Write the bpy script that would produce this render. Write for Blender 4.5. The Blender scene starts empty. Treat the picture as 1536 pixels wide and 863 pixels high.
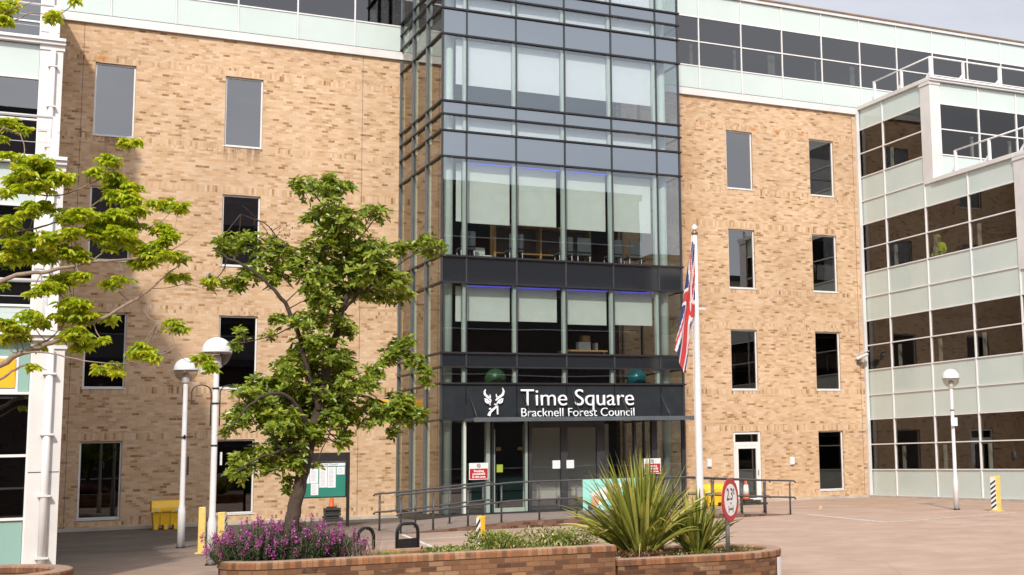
SUN,SKY,EXPO=2.35,.145,.74
import bpy, math, random
from mathutils import Vector, Matrix
rnd = random.Random(7)
R = math.radians
scene = bpy.context.scene
COL = scene.collection
PI = math.pi

# ------------------------------------------------------------------ camera
YAW, PITCH, ROLL = 0.4948, 0.1344, -0.0232
FPX, PPX, PPY = 1979.6, 1083.4, 412.7
CAM = Vector((1.5269, -41.7179, 1.7498))
cf = Vector((math.sin(YAW)*math.cos(PITCH), math.cos(YAW)*math.cos(PITCH), math.sin(PITCH)))
r0 = Vector((math.cos(YAW), -math.sin(YAW), 0)); u0 = r0.cross(cf)
cr = math.cos(ROLL)*r0 + math.sin(ROLL)*u0
cu = -math.sin(ROLL)*r0 + math.cos(ROLL)*u0
camd = bpy.data.cameras.new('camera'); cam = bpy.data.objects.new('camera', camd); COL.objects.link(cam)
m = Matrix((cr, cu, -cf)).transposed().to_4x4(); m.translation = CAM
cam.matrix_world = m
camd.sensor_fit = 'HORIZONTAL'; camd.sensor_width = 36
camd.lens = 36*FPX/1536
camd.shift_x = (768-PPX)/1536; camd.shift_y = (PPY-431.5)/1536
camd.clip_end = 2000; camd.clip_start = 0.1
scene.camera = cam

def P(u, v, y):
    """point of the photograph measured on the upright plane Y = y"""
    d = cf + cr*((u-PPX)/FPX) - cu*((v-PPY)/FPX)
    t = (y-CAM.y)/d.y
    return CAM + d*t
def PXM(y, x):   # pixels per metre at a place
    return FPX/((Vector((x, y, 1.7))-CAM).dot(cf))

# ------------------------------------------------------------------ mesh builder
class MB:
    def __init__(s): s.v=[]; s.f=[]; s.uv=[]; s.mi=[]; s.sm=[]
    def face(s, pts, uv=None, mi=0, smooth=False):
        b=len(s.v); s.v += [tuple(p) for p in pts]; s.f.append(list(range(b, b+len(pts))))
        s.uv.append(uv); s.mi.append(mi); s.sm.append(smooth)
    def box(s, x0,x1,y0,y1,z0,z1, mi=0):
        b=len(s.v)
        s.v += [(x0,y0,z0),(x1,y0,z0),(x1,y1,z0),(x0,y1,z0),(x0,y0,z1),(x1,y0,z1),(x1,y1,z1),(x0,y1,z1)]
        for q in ((0,1,5,4),(1,2,6,5),(2,3,7,6),(3,0,4,7),(4,5,6,7),(3,2,1,0)):
            s.f.append([b+i for i in q]); s.uv.append(None); s.mi.append(mi); s.sm.append(False)
        return s
    def bar(s, p, q, w, h=None, mi=0):
        """square bar from p to q"""
        p=Vector(p); q=Vector(q); d=(q-p).normalized(); h=h or w
        a=Vector((0,0,1)) if abs(d.z)<.9 else Vector((0,1,0))
        a1=d.cross(a).normalized()*w/2; a2=a1.cross(d).normalized()*h/2
        b=len(s.v)
        for c in (p,q):
            for (i,j) in ((-1,-1),(1,-1),(1,1),(-1,1)): s.v.append(tuple(c+a1*i+a2*j))
        for f in ((0,1,5,4),(1,2,6,5),(2,3,7,6),(3,0,4,7),(4,5,6,7),(3,2,1,0)):
            s.f.append([b+i for i in f]); s.uv.append(None); s.mi.append(mi); s.sm.append(False)
        return s
    def tube(s, pts, rad, n=8, mi=0, caps=True, smooth=True):
        pts=[Vector(p) for p in pts]; rad=rad if isinstance(rad,(list,tuple)) else [rad]*len(pts)
        b=len(s.v); prev=None
        for i,p in enumerate(pts):
            d=(pts[min(i+1,len(pts)-1)]-pts[max(i-1,0)]).normalized()
            if prev is None:
                a=Vector((0,0,1)) if abs(d.z)<.9 else Vector((1,0,0))
                e=d.cross(a).normalized()
            else:
                e=(prev-d*prev.dot(d)).normalized()
            prev=e; g=d.cross(e)
            for k in range(n):
                t=2*PI*k/n; s.v.append(tuple(p+(e*math.cos(t)+g*math.sin(t))*rad[i]))
        for i in range(len(pts)-1):
            for k in range(n):
                a=b+i*n+k; c=b+i*n+(k+1)%n
                s.f.append([a,c,c+n,a+n]); s.uv.append(None); s.mi.append(mi); s.sm.append(smooth)
        if caps:
            s.f.append([b+k for k in range(n)][::-1]); s.uv.append(None); s.mi.append(mi); s.sm.append(False)
            e=b+(len(pts)-1)*n
            s.f.append([e+k for k in range(n)]); s.uv.append(None); s.mi.append(mi); s.sm.append(False)
        return s
    def lathe(s, c, prof, n=20, mi=0, smooth=True):
        """prof: list of (r,z) from bottom to top, around vertical axis at c"""
        c=Vector(c); b=len(s.v)
        for (r,z) in prof:
            for k in range(n):
                t=2*PI*k/n; s.v.append((c.x+r*math.cos(t), c.y+r*math.sin(t), c.z+z))
        for i in range(len(prof)-1):
            for k in range(n):
                a=b+i*n+k; q=b+i*n+(k+1)%n
                s.f.append([a,q,q+n,a+n]); s.uv.append(None); s.mi.append(mi); s.sm.append(smooth)
        for e,flip in ((0,True),(len(prof)-1,False)):
            if prof[e][0]>1e-4:
                l=[b+e*n+k for k in range(n)]
                s.f.append(l[::-1] if flip else l); s.uv.append(None); s.mi.append(mi); s.sm.append(False)
        return s
    def prism(s, poly, axis, a0, a1, mi=0):
        """poly in the plane normal to axis (0:x -> (y,z), 1:y -> (x,z), 2:z -> (x,y)), extruded a0..a1"""
        def pt(p,a): return {0:(a,p[0],p[1]),1:(p[0],a,p[1]),2:(p[0],p[1],a)}[axis]
        n=len(poly)
        s.face([pt(p,a0) for p in poly],mi=mi); s.face([pt(p,a1) for p in poly][::-1],mi=mi)
        for i in range(n):
            p,q=poly[i],poly[(i+1)%n]
            s.face([pt(p,a0),pt(p,a1),pt(q,a1),pt(q,a0)],mi=mi)
        return s
    def build(s, name, mat, parent=None, bevel=0, recalc=False):
        me=bpy.data.meshes.new(name)
        off=Vector((0,0,0))
        p=parent
        if parent is not None: off=world_loc(parent)
        me.from_pydata([(x-off.x,y-off.y,z-off.z) for x,y,z in s.v],[],s.f)
        mats=mat if isinstance(mat,(list,tuple)) else [mat]
        for m_ in mats: me.materials.append(m_)
        uvl=me.uv_layers.new(name='UVMap')
        vv=s.v; data=[0.0]*(2*len(me.loops)); li=0
        for fi,f in enumerate(s.f):
            u=s.uv[fi]
            if u is None:
                a=Vector(vv[f[0]]);
                nrm=Vector((0,0,0))
                for i in range(len(f)):
                    p1=Vector(vv[f[i]])-a; p2=Vector(vv[f[(i+1)%len(f)]])-a; nrm+=p1.cross(p2)
                ax=max(range(3),key=lambda i:abs(nrm[i]))
                u=[((vv[i][1],vv[i][2]) if ax==0 else (vv[i][0],vv[i][2]) if ax==1 else (vv[i][0],vv[i][1])) for i in f]
            for q in u: data[li]=q[0]; data[li+1]=q[1]; li+=2
        uvl.data.foreach_set('uv',data)
        me.polygons.foreach_set('material_index',s.mi); me.polygons.foreach_set('use_smooth',s.sm)
        me.update()
        o=bpy.data.objects.new(name,me); COL.objects.link(o)
        if parent is not None: o.parent=parent
        if bevel:
            b=o.modifiers.new('bevel','BEVEL'); b.width=bevel; b.segments=2; b.limit_method='ANGLE'; b.angle_limit=R(40)
        return o
WL={}
def world_loc(o):
    p=Vector((0,0,0))
    while o is not None:
        p+=o.location; o=o.parent
    return p
def thing(name, label, cat, loc, group=None):
    o=bpy.data.objects.new(name,None); COL.objects.link(o); o.location=loc
    o.empty_display_size=.2
    o['label']=label; o['category']=cat
    if group: o['group']=group
    return o
def tag(o, label, cat, group=None, kind=None):
    o['label']=label; o['category']=cat
    if group: o['group']=group
    if kind: o['kind']=kind
    return o
def struct(o): o['kind']='structure'; return o
def box(name,mat,parent,*a,bevel=0): return MB().box(*a).build(name,mat,parent,bevel=bevel)
def copy_tree(o, parent=None):
    c=o.copy(); COL.objects.link(c); c.parent=parent
    for ch in list(o.children): copy_tree(ch,c)
    return c

# ------------------------------------------------------------------ materials
def newmat(name):
    m=bpy.data.materials.new(name); m.use_nodes=True; nt=m.node_tree
    b=nt.nodes['Principled BSDF']; return m,nt,b
def N(nt,t,**k):
    n=nt.nodes.new(t)
    for a,v in k.items(): setattr(n,a,v)
    return n
def ramp(nt, fac, stops, interp='LINEAR'):
    r=nt.nodes.new('ShaderNodeValToRGB'); r.color_ramp.interpolation=interp
    e=r.color_ramp.elements
    while len(e)<len(stops): e.new(.5)
    for i,(p,c) in enumerate(stops):
        e[i].position=p; e[i].color=(c[0],c[1],c[2],1) if isinstance(c,tuple) else (c,c,c,1)
    nt.links.new(fac,r.inputs['Fac']); return r.outputs['Color']
def noise(nt, scale, detail=4, rough=.55, vec=None, dim='3D'):
    n=nt.nodes.new('ShaderNodeTexNoise'); n.inputs['Scale'].default_value=scale
    n.inputs['Detail'].default_value=detail; n.inputs['Roughness'].default_value=rough
    if vec is not None: nt.links.new(vec,n.inputs['Vector'])
    return n.outputs['Fac']
def math_(nt,op,a,b=None,c=None):
    n=nt.nodes.new('ShaderNodeMath'); n.operation=op
    for i,x in enumerate((a,b,c)):
        if x is None: continue
        if isinstance(x,(int,float)): n.inputs[i].default_value=x
        else: nt.links.new(x,n.inputs[i])
    return n.outputs[0]
def mixc(nt,fac,a,b,mode='MIX'):
    n=nt.nodes.new('ShaderNodeMix'); n.data_type='RGBA'; n.blend_type=mode
    for s,x in ((0,fac),(6,a),(7,b)):
        if isinstance(x,(int,float)): n.inputs[s].default_value=x
        elif isinstance(x,tuple): n.inputs[s].default_value=(x[0],x[1],x[2],1)
        else: nt.links.new(x,n.inputs[s])
    return n.outputs[2]
def bump(nt,b,h,strength=.3,dist=.01):
    n=nt.nodes.new('ShaderNodeBump'); n.inputs['Strength'].default_value=strength; n.inputs['Distance'].default_value=dist
    nt.links.new(h,n.inputs['Height']); nt.links.new(n.outputs[0],b.inputs['Normal'])
def plain(name,col,rough=.5,metal=0,var=.12,scale=3,spec=.5,vcol=None):
    m,nt,b=newmat(name)
    b.inputs['Roughness'].default_value=rough; b.inputs['Metallic'].default_value=metal
    b.inputs['Specular IOR Level'].default_value=spec
    tc=N(nt,'ShaderNodeTexCoord')
    if var:
        f=noise(nt,scale,5,.6,tc.outputs['Object'])
        lo=tuple(c*(1-var) for c in col); hi=tuple(min(1,c*(1+var)) for c in col)
        nt.links.new(ramp(nt,f,[(.3,lo),(.7,hi)]),b.inputs['Base Color'])
        nt.links.new(math_(nt,'MULTIPLY_ADD',f,.25,rough-.12),b.inputs['Roughness'])
    else: b.inputs['Base Color'].default_value=(*col,1)
    return m

def brick_mat(name, cols, mortar, storey=False, bw=.225, bh=.075, soil=.35, soldier_all=False, stain=True, top_pale=False, sw=.075):
    m,nt,b=newmat(name)
    uv=N(nt,'ShaderNodeUVMap'); uv.uv_map='UVMap'
    def bt(vec,w,h,off,ms=.010):
        n=N(nt,'ShaderNodeTexBrick'); nt.links.new(vec,n.inputs['Vector'])
        n.inputs['Scale'].default_value=1; n.inputs['Brick Width'].default_value=w; n.inputs['Row Height'].default_value=h
        n.inputs['Mortar Size'].default_value=ms; n.inputs['Mortar Smooth'].default_value=.3; n.offset=off
        n.inputs['Color1'].default_value=(0,0,0,1); n.inputs['Color2'].default_value=(1,1,1,1); n.inputs['Mortar'].default_value=(.5,.5,.5,1)
        n.inputs['Bias'].default_value=0
        return n
    n1=bt(uv.outputs[0],bw,bh,.5,.006)
    col,fac=n1.outputs['Color'],n1.outputs['Fac']
    if storey or soldier_all:
        mp=N(nt,'ShaderNodeMapping'); nt.links.new(uv.outputs[0],mp.inputs['Vector']); mp.inputs['Location'].default_value=(0,-.023 if storey else 0,0)
        n2=bt(mp.outputs[0],sw,.2252 if storey else .45,0,.006)
        if storey:
            sx=N(nt,'ShaderNodeSeparateXYZ'); nt.links.new(uv.outputs[0],sx.inputs[0]); z=sx.outputs[1]
            fz=math_(nt,'MODULO',math_(nt,'ADD',z,36.9),3.6933)
            a=math_(nt,'MULTIPLY',math_(nt,'GREATER_THAN',fz,2.50),math_(nt,'LESS_THAN',fz,2.72))
            c=math_(nt,'MULTIPLY',math_(nt,'GREATER_THAN',fz,.10),math_(nt,'LESS_THAN',fz,.32))
            mk=math_(nt,'ADD',a,c)
            col=mixc(nt,mk,col,n2.outputs['Color'])
            mx=N(nt,'ShaderNodeMix'); nt.links.new(mk,mx.inputs[0]); nt.links.new(fac,mx.inputs[2]); nt.links.new(n2.outputs['Fac'],mx.inputs[3]); fac=mx.outputs[0]
        else: col,fac=n2.outputs['Color'],n2.outputs['Fac']
    bw_=N(nt,'ShaderNodeRGBToBW'); nt.links.new(col,bw_.inputs[0])
    tc=N(nt,'ShaderNodeTexCoord')
    big=noise(nt,.35,5,.62,uv.outputs[0]); mid=noise(nt,2.2,4,.6,uv.outputs[0]); fine=noise(nt,38,3,.6,uv.outputs[0])
    # clumps of darker bricks
    mp2=N(nt,'ShaderNodeMapping'); nt.links.new(uv.outputs[0],mp2.inputs['Vector']); mp2.inputs['Scale'].default_value=(2.2,6.5,1)
    clump=noise(nt,1,3,.6,mp2.outputs[0])
    v=math_(nt,'ADD',bw_.outputs[0],math_(nt,'MULTIPLY',math_(nt,'SUBTRACT',clump,.5),.30))
    v=math_(nt,'ADD',v,math_(nt,'MULTIPLY',math_(nt,'SUBTRACT',mid,.5),.25))
    c=ramp(nt,v,cols)
    c=mixc(nt,math_(nt,'MULTIPLY',fac,.8),c,mortar)
    g=ramp(nt,big,[(.3,(1-soil,1-soil*1.05,1-soil*1.1)),(.62,(1.0,1.0,1.0))])
    c=mixc(nt,1,c,g,'MULTIPLY')
    c=mixc(nt,1,c,ramp(nt,fine,[(.25,.82),(.7,1.0)]),'MULTIPLY')
    if stain:
        # rust weeping and damp marks of their own shape
        mp3=N(nt,'ShaderNodeMapping'); nt.links.new(uv.outputs[0],mp3.inputs['Vector']); mp3.inputs['Scale'].default_value=(1.0,1.5,1); mp3.inputs['Location'].default_value=(3.1,2.7,0)
        s1=noise(nt,1.3,2,.5,mp3.outputs[0])
        c=mixc(nt,math_(nt,'MULTIPLY',ramp(nt,s1,[(.70,0.0),(.80,1.0)]),.25),c,(.52,.19,.05))
        if storey:
            xx=sx.outputs[0]
            near=math_(nt,'MAXIMUM',math_(nt,'LESS_THAN',math_(nt,'ABSOLUTE',math_(nt,'SUBTRACT',xx,3.83)),.62),math_(nt,'LESS_THAN',math_(nt,'ABSOLUTE',math_(nt,'SUBTRACT',xx,7.45)),.56))
            dz=math_(nt,'SUBTRACT',11.38,z); inb=math_(nt,'MULTIPLY',math_(nt,'GREATER_THAN',dz,0.0),math_(nt,'MAXIMUM',math_(nt,'SUBTRACT',1.0,math_(nt,'MULTIPLY',dz,1.5)),0.0))
            mp5=N(nt,'ShaderNodeMapping'); nt.links.new(uv.outputs[0],mp5.inputs['Vector']); mp5.inputs['Scale'].default_value=(9,1.1,1)
            drip=ramp(nt,noise(nt,1,3,.6,mp5.outputs[0]),[(.40,0.0),(.62,1.0)])
            c=mixc(nt,math_(nt,'MULTIPLY',math_(nt,'MULTIPLY',near,inb),math_(nt,'MULTIPLY',drip,.75)),c,(.13,.08,.05))
            mp6=N(nt,'ShaderNodeMapping'); nt.links.new(uv.outputs[0],mp6.inputs['Vector']); mp6.inputs['Scale'].default_value=(.9,.35,1)
            dmp=noise(nt,1,5,.65,mp6.outputs[0])
            col_=math_(nt,'MAXIMUM',math_(nt,'MULTIPLY',math_(nt,'GREATER_THAN',xx,20.0),math_(nt,'SUBTRACT',1.0,math_(nt,'MULTIPLY',math_(nt,'ABSOLUTE',math_(nt,'SUBTRACT',xx,22.2)),.62))),math_(nt,'SUBTRACT',.75,math_(nt,'MULTIPLY',math_(nt,'ABSOLUTE',math_(nt,'SUBTRACT',xx,2.4)),.3)))
            c=mixc(nt,math_(nt,'MULTIPLY',math_(nt,'MAXIMUM',col_,0.08),ramp(nt,dmp,[(.38,0.0),(.62,.62)])),c,(.33,.17,.07))
            zz=math_(nt,'SUBTRACT',1.0,math_(nt,'MULTIPLY',math_(nt,'ABSOLUTE',math_(nt,'SUBTRACT',z,13.70)),9.0))
            s3=noise(nt,1.9,2,.4,uv.outputs[0])
            c=mixc(nt,math_(nt,'MULTIPLY',math_(nt,'MAXIMUM',zz,0.0),ramp(nt,s3,[(.56,0.0),(.66,1.0)])),c,(.50,.20,.05))
        s2=noise(nt,.9,4,.65,mp2.outputs[0])
        c=mixc(nt,math_(nt,'MULTIPLY',ramp(nt,s2,[(.60,0.0),(.75,1.0)]),.30),c,(.62,.50,.38))
    nt.links.new(c,b.inputs['Base Color']); b.inputs['Roughness'].default_value=.88; b.inputs['Specular IOR Level'].default_value=.25
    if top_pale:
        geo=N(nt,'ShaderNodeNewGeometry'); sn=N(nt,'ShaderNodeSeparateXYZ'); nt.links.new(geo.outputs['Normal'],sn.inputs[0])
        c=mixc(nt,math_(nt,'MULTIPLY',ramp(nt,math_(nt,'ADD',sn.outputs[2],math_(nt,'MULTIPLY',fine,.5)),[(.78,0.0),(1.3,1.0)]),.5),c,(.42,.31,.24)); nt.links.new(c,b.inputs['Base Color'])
    h=math_(nt,'ADD',math_(nt,'MULTIPLY',fac,-1.0),math_(nt,'MULTIPLY',fine,.35))
    bump(nt,b,h,.55,.008)
    return m

def glass_mat(name, ior=1.6, tint=(.75,.78,.76), gloss=(1,1,1), rough=.0, wob=.0):
    m=bpy.data.materials.new(name); m.use_nodes=True; nt=m.node_tree
    nt.nodes.remove(nt.nodes['Principled BSDF'])
    out=nt.nodes['Material Output']
    fr=N(nt,'ShaderNodeFresnel'); fr.inputs['IOR'].default_value=ior
    geo=N(nt,'ShaderNodeNewGeometry')
    t=N(nt,'ShaderNodeBsdfTransparent'); t.inputs['Color'].default_value=(*tint,1)
    g=N(nt,'ShaderNodeBsdfGlossy'); g.inputs['Color'].default_value=(*gloss,1); g.inputs['Roughness'].default_value=rough
    if wob:
        tc=N(nt,'ShaderNodeTexCoord'); f=noise(nt,.55,1,.4,tc.outputs['Object'])
        bp=N(nt,'ShaderNodeBump'); bp.inputs['Strength'].default_value=wob; bp.inputs['Distance'].default_value=.02
        nt.links.new(f,bp.inputs['Height']); nt.links.new(bp.outputs[0],g.inputs['Normal'])
    # only the outer face mirrors, so one pane gives one reflection
    fac=math_(nt,'MULTIPLY',fr.outputs[0],math_(nt,'SUBTRACT',1.0,geo.outputs['Backfacing']))
    mx=N(nt,'ShaderNodeMixShader'); nt.links.new(fac,mx.inputs[0]); nt.links.new(t.outputs[0],mx.inputs[1]); nt.links.new(g.outputs[0],mx.inputs[2])
    nt.links.new(mx.outputs[0],out.inputs['Surface'])
    return m
def leaf_mat(name, stops, trans=.35, rough=.45):
    m=bpy.data.materials.new(name); m.use_nodes=True; nt=m.node_tree
    b=nt.nodes['Principled BSDF']; out=nt.nodes['Material Output']
    geo=N(nt,'ShaderNodeNewGeometry')
    c=ramp(nt,geo.outputs['Random Per Island'],stops)
    nt.links.new(c,b.inputs['Base Color']); b.inputs['Roughness'].default_value=rough; b.inputs['Specular IOR Level'].default_value=.4
    tr=N(nt,'ShaderNodeBsdfTranslucent')
    c2=mixc(nt,1,c,(1.5,1.35,.5),'MULTIPLY'); nt.links.new(c2,tr.inputs['Color'])
    mx=N(nt,'ShaderNodeMixShader'); mx.inputs[0].default_value=trans
    nt.links.new(b.outputs[0],mx.inputs[1]); nt.links.new(tr.outputs[0],mx.inputs[2]); nt.links.new(mx.outputs[0],out.inputs['Surface'])
    return m

M={}
M['brick']=brick_mat('buff_brick',[(-.0,(.30,.165,.075)),(.07,(.46,.29,.155)),(.18,(.58,.38,.22)),(.5,(.65,.44,.27)),(.8,(.69,.48,.31)),(1.0,(.72,.54,.385))],(.66,.48,.325),storey=True,soil=.16,bw=.20)
M['brick_red']=brick_mat('red_planter_brick',[(0,(.09,.045,.028)),(.25,(.165,.08,.045)),(.5,(.23,.115,.06)),(.8,(.29,.15,.075)),(1,(.33,.20,.12))],(.15,.095,.06),soil=.45,bw=.19,bh=.062)
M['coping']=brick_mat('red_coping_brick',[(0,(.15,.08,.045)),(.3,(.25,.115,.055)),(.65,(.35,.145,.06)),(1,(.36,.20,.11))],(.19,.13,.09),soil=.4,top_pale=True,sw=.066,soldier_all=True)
M['paving_brick']=brick_mat('ramp_brick',[(0,(.09,.045,.03)),(.5,(.17,.085,.055)),(1,(.24,.13,.09))],(.2,.16,.12),soil=.3)
M['white']=plain('white_powder_coat',(.72,.705,.69),.4,var=.05)
M['offwhite']=plain('weathered_white_cladding',(.63,.61,.59),.5,var=.08,scale=1.2)
M['mint']=plain('mint_glazed_panel',(.515,.585,.55),.14,var=.04,scale=.8,spec=.6)
M['teal_panel']=plain('teal_glazed_panel',(.27,.42,.37),.16,var=.05,scale=.8)
M['dark']=plain('charcoal_aluminium',(.045,.045,.05),.38,metal=.2,var=.15)
M['darkline']=plain('near_black_transom',(.014,.012,.014),.45,var=.1)
M['darkside']=plain('slate_grey_aluminium',(.10,.115,.125),.4,metal=.2,var=.12)
M['spandrel']=plain('dark_spandrel_glass',(.020,.022,.026),.05,var=.0,spec=1.0)
M['spandrel'].node_tree.nodes['Principled BSDF'].inputs['IOR'].default_value=2.1
M['spandrel'].node_tree.nodes['Principled BSDF'].inputs['Specular Tint'].default_value=(.86,.95,1,1)
M['glass_side']=glass_mat('tower_side_glass',3.2,(.86,.89,.87),(1,.99,.93),wob=.05)
M['fin_dim']=plain('grey_green_door_frame',(.26,.32,.28),.5,var=.06)
M['fascia']=plain('charcoal_fascia',(.022,.026,.03),.22,var=.1)
M['glass']=glass_mat('coated_window_glass',2.5,(.50,.50,.50),(.97,.96,.95))
M['glass_dim_mirror']=glass_mat('dim_mirror_window_glass',1.9,(.42,.42,.42),(.97,.96,.95))  # copy of the window glass with the lower floors' darker reflections set in
M['glass_top']=glass_mat('top_storey_glass',1.9,(.55,.55,.55))
M['glass_l']=glass_mat('left_wing_glass',2.4,(.45,.45,.45))
M['glass_t']=glass_mat('tower_glass',2.4,(.86,.89,.89),(.86,.95,1.0),wob=.07)
M['glass_w']=glass_mat('wing_glass',1.6,(.70,.68,.66))
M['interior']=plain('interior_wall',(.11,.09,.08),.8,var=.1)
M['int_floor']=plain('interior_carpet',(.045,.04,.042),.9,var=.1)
M['blind']=plain('pale_roller_blind',(.68,.70,.63),.8,var=.05)
M['fin']=plain('pale_green_fin',(.52,.58,.51),.5,var=.06)
M['black']=plain('black_paint',(.018,.016,.018),.4,var=.2)
M['rail']=plain('dark_grey_railing_paint',(.06,.058,.062),.42,var=.15)
M['pole']=plain('white_lamp_paint',(.66,.65,.65),.35,var=.06,scale=6)
M['yellow']=plain('yellow_plastic',(.86,.50,.02),.45,var=.1)
M['paleyellow']=plain('faded_yellow_paint',(.70,.50,.14),.5,var=.15,scale=9)
M['orange']=plain('orange_cone_plastic',(.75,.13,.03),.5,var=.1)
M['rubber']=plain('black_rubber',(.04,.038,.036),.8,var=.25,scale=8)
M['red']=plain('red_sign_paint',(.42,.02,.025),.4,var=.05)
M['signwhite']=plain('white_sign_face',(.75,.74,.72),.4,var=.03)
M['galv']=plain('galvanised_steel',(.33,.33,.33),.45,metal=.6,var=.2,scale=12)
M['wood']=plain('light_beech_wood',(.48,.28,.10),.5,var=.12)
M['bark']=plain('rough_grey_brown_bark',(.055,.038,.027),.9,var=.45,scale=14)
M['paletwig']=plain('pale_grey_bark',(.27,.20,.15),.85,var=.3,scale=14)
M['kerb']=plain('pale_concrete_plinth',(.42,.38,.33),.85,var=.2,scale=2)
M['paper']=plain('white_paper',(.72,.72,.74),.6,var=.03)
M['green_felt']=plain('green_notice_felt',(.015,.19,.13),.7,var=.08)
M['black_board']=plain('dark_notice_frame',(.012,.009,.010),.5,var=.15)
M['text']=plain('white_acrylic_letter',(.85,.85,.86),.4,var=0)
M['hivis']=plain('hi_vis_yellow',(.42,.75,.03),.7,var=.08)
M['skin']=plain('skin_tone',(.45,.26,.18),.6,var=.05)
M['trousers']=plain('navy_trousers',(.02,.025,.05),.8,var=.1)
M['soil']=plain('brown_mulch',(.12,.072,.045),.95,var=.5,scale=25)
M['tealball']=plain('teal_vinyl_ball',(.01,.13,.15),.3,var=.04)
M['greenball']=plain('green_vinyl_ball',(.04,.10,.04),.35,var=.04)
M['banner']=plain('turquoise_banner',(.28,.62,.56),.5,var=.05)
M['gold']=plain('weathered_brass',(.30,.20,.12),.4,metal=.7,var=.2)
M['flagred']=plain('red_flag_cloth',(.52,.045,.045),.7,var=.05)
M['flagwhite']=plain('white_flag_cloth',(.72,.70,.70),.7,var=.05)
M['flagblue']=plain('navy_flag_cloth',(.035,.045,.16),.7,var=.05)
M['poster_y']=plain('yellow_poster',(.80,.42,.01),.5,var=.05)
M['limesticker']=plain('lime_sticker',(.30,.38,.03),.5,var=.05)
M['roof']=plain('grey_roof',(.25,.24,.23),.9,var=.15)
M['chair']=plain('dark_grey_upholstery',(.07,.08,.08),.7,var=.1)
M['clear']=glass_mat('clear_lamp_bowl',1.7,(.72,.69,.66),rough=.05)
def emis(name,col,s):
    m,nt,b=newmat(name); b.inputs['Base Color'].default_value=(*col,1); b.inputs['Emission Color'].default_value=(*col,1); b.inputs['Emission Strength'].default_value=s; return m
M['led']=emis('blue_led_strip',(.14,.14,.9),.45)

# ground
def ground_mat():
    m,nt,b=newmat('worn_tarmac')
    tc=N(nt,'ShaderNodeTexCoord'); o=tc.outputs['Object']
    big=noise(nt,.09,5,.6,o); mid=noise(nt,.9,6,.65,o); fine=noise(nt,55,3,.7,o); grit=noise(nt,160,2,.6,o)
    pink=ramp(nt,mid,[(.3,(.36,.245,.18)),(.55,(.43,.305,.235)),(.75,(.50,.37,.29))])
    grey=ramp(nt,mid,[(.3,(.085,.068,.058)),(.6,(.125,.103,.085)),(.8,(.19,.16,.13))])
    # older grey tarmac near the buildings and left, red-brown surface on the drive
    sx=N(nt,'ShaderNodeSeparateXYZ'); nt.links.new(o,sx.inputs[0])
    k=math_(nt,'ADD',math_(nt,'MULTIPLY',sx.outputs[0],.55),math_(nt,'MULTIPLY',sx.outputs[1],-.5))
    k=math_(nt,'ADD',k,math_(nt,'MULTIPLY',math_(nt,'SUBTRACT',big,.5),2.5))
    mk=ramp(nt,math_(nt,'MULTIPLY',k,.05),[(.36,0.0),(.62,1.0)])
    c=mixc(nt,mk,grey,pink)
    c=mixc(nt,1,c,ramp(nt,fine,[(.2,.80),(.7,1.06)]),'MULTIPLY')
    c=mixc(nt,1,c,ramp(nt,grit,[(.3,.85),(.7,1.1)]),'MULTIPLY')
    # dark oil spots and patches
    c=mixc(nt,math_(nt,'MULTIPLY',ramp(nt,noise(nt,.75,3,.6,o),[(.66,0.0),(.73,1.0)]),.35),c,(.13,.09,.07))
    v=N(nt,'ShaderNodeTexVoronoi'); v.feature='DISTANCE_TO_EDGE'; v.inputs['Scale'].default_value=.22; nt.links.new(o,v.inputs['Vector'])
    c=mixc(nt,math_(nt,'MULTIPLY',ramp(nt,v.outputs['Distance'],[(.0,1.0),(.006,0.0)]),.16),c,(.08,.06,.05))
    nt.links.new(c,b.inputs['Base Color']); b.inputs['Roughness'].default_value=.9; b.inputs['Specular IOR Level'].default_value=.25
    bump(nt,b,math_(nt,'ADD',fine,grit),.5,.006)
    return m
M['ground']=ground_mat()
def worn(name,col,under=.45):
    m,nt,b=newmat(name); tc=N(nt,'ShaderNodeTexCoord'); f=noise(nt,7,6,.75,tc.outputs['Object'])
    out=nt.nodes['Material Output']; t=N(nt,'ShaderNodeBsdfTransparent'); mx=N(nt,'ShaderNodeMixShader')
    b.inputs['Base Color'].default_value=(*col,1); b.inputs['Roughness'].default_value=.8
    nt.links.new(ramp(nt,f,[(under-.06,0.0),(under+.1,1.0)]),mx.inputs[0]); nt.links.new(t.outputs[0],mx.inputs[1]); nt.links.new(b.outputs[0],mx.inputs[2]); nt.links.new(mx.outputs[0],out.inputs['Surface'])
    return m
M['linewhite']=worn('worn_white_road_paint',(.62,.60,.56),.41)
M['lineyellow']=worn('worn_yellow_road_paint',(.64,.50,.27),.42)
M['slab']=plain('ramp_surface',(.22,.17,.14),.9,var=.2,scale=5)
M['leaf_left']=leaf_mat('yellow_green_leaf',[(0,(.20,.29,.02)),(.4,(.37,.48,.03)),(.8,(.54,.61,.05)),(1,(.66,.60,.08))],.46)
M['leaf_mid']=leaf_mat('mid_green_leaf',[(0,(.07,.115,.012)),(.4,(.18,.255,.024)),(.8,(.30,.37,.045)),(1,(.44,.46,.08))],.38,.35)
M['leaf_dry']=leaf_mat('dry_brown_leaf',[(0,(.10,.05,.025)),(1,(.20,.10,.05))],.2)
M['blade']=leaf_mat('flax_blade',[(0,(.05,.065,.012)),(.35,(.17,.20,.035)),(.7,(.33,.35,.07)),(1,(.52,.47,.14))],.25,.35)
M['sage']=leaf_mat('grey_green_leaf',[(0,(.05,.075,.035)),(.6,(.11,.15,.08)),(1,(.18,.19,.10))],.2)
M['petal']=leaf_mat('purple_petal',[(0,(.28,.05,.25)),(.5,(.50,.09,.43)),(1,(.66,.26,.60))],.25)
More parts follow.
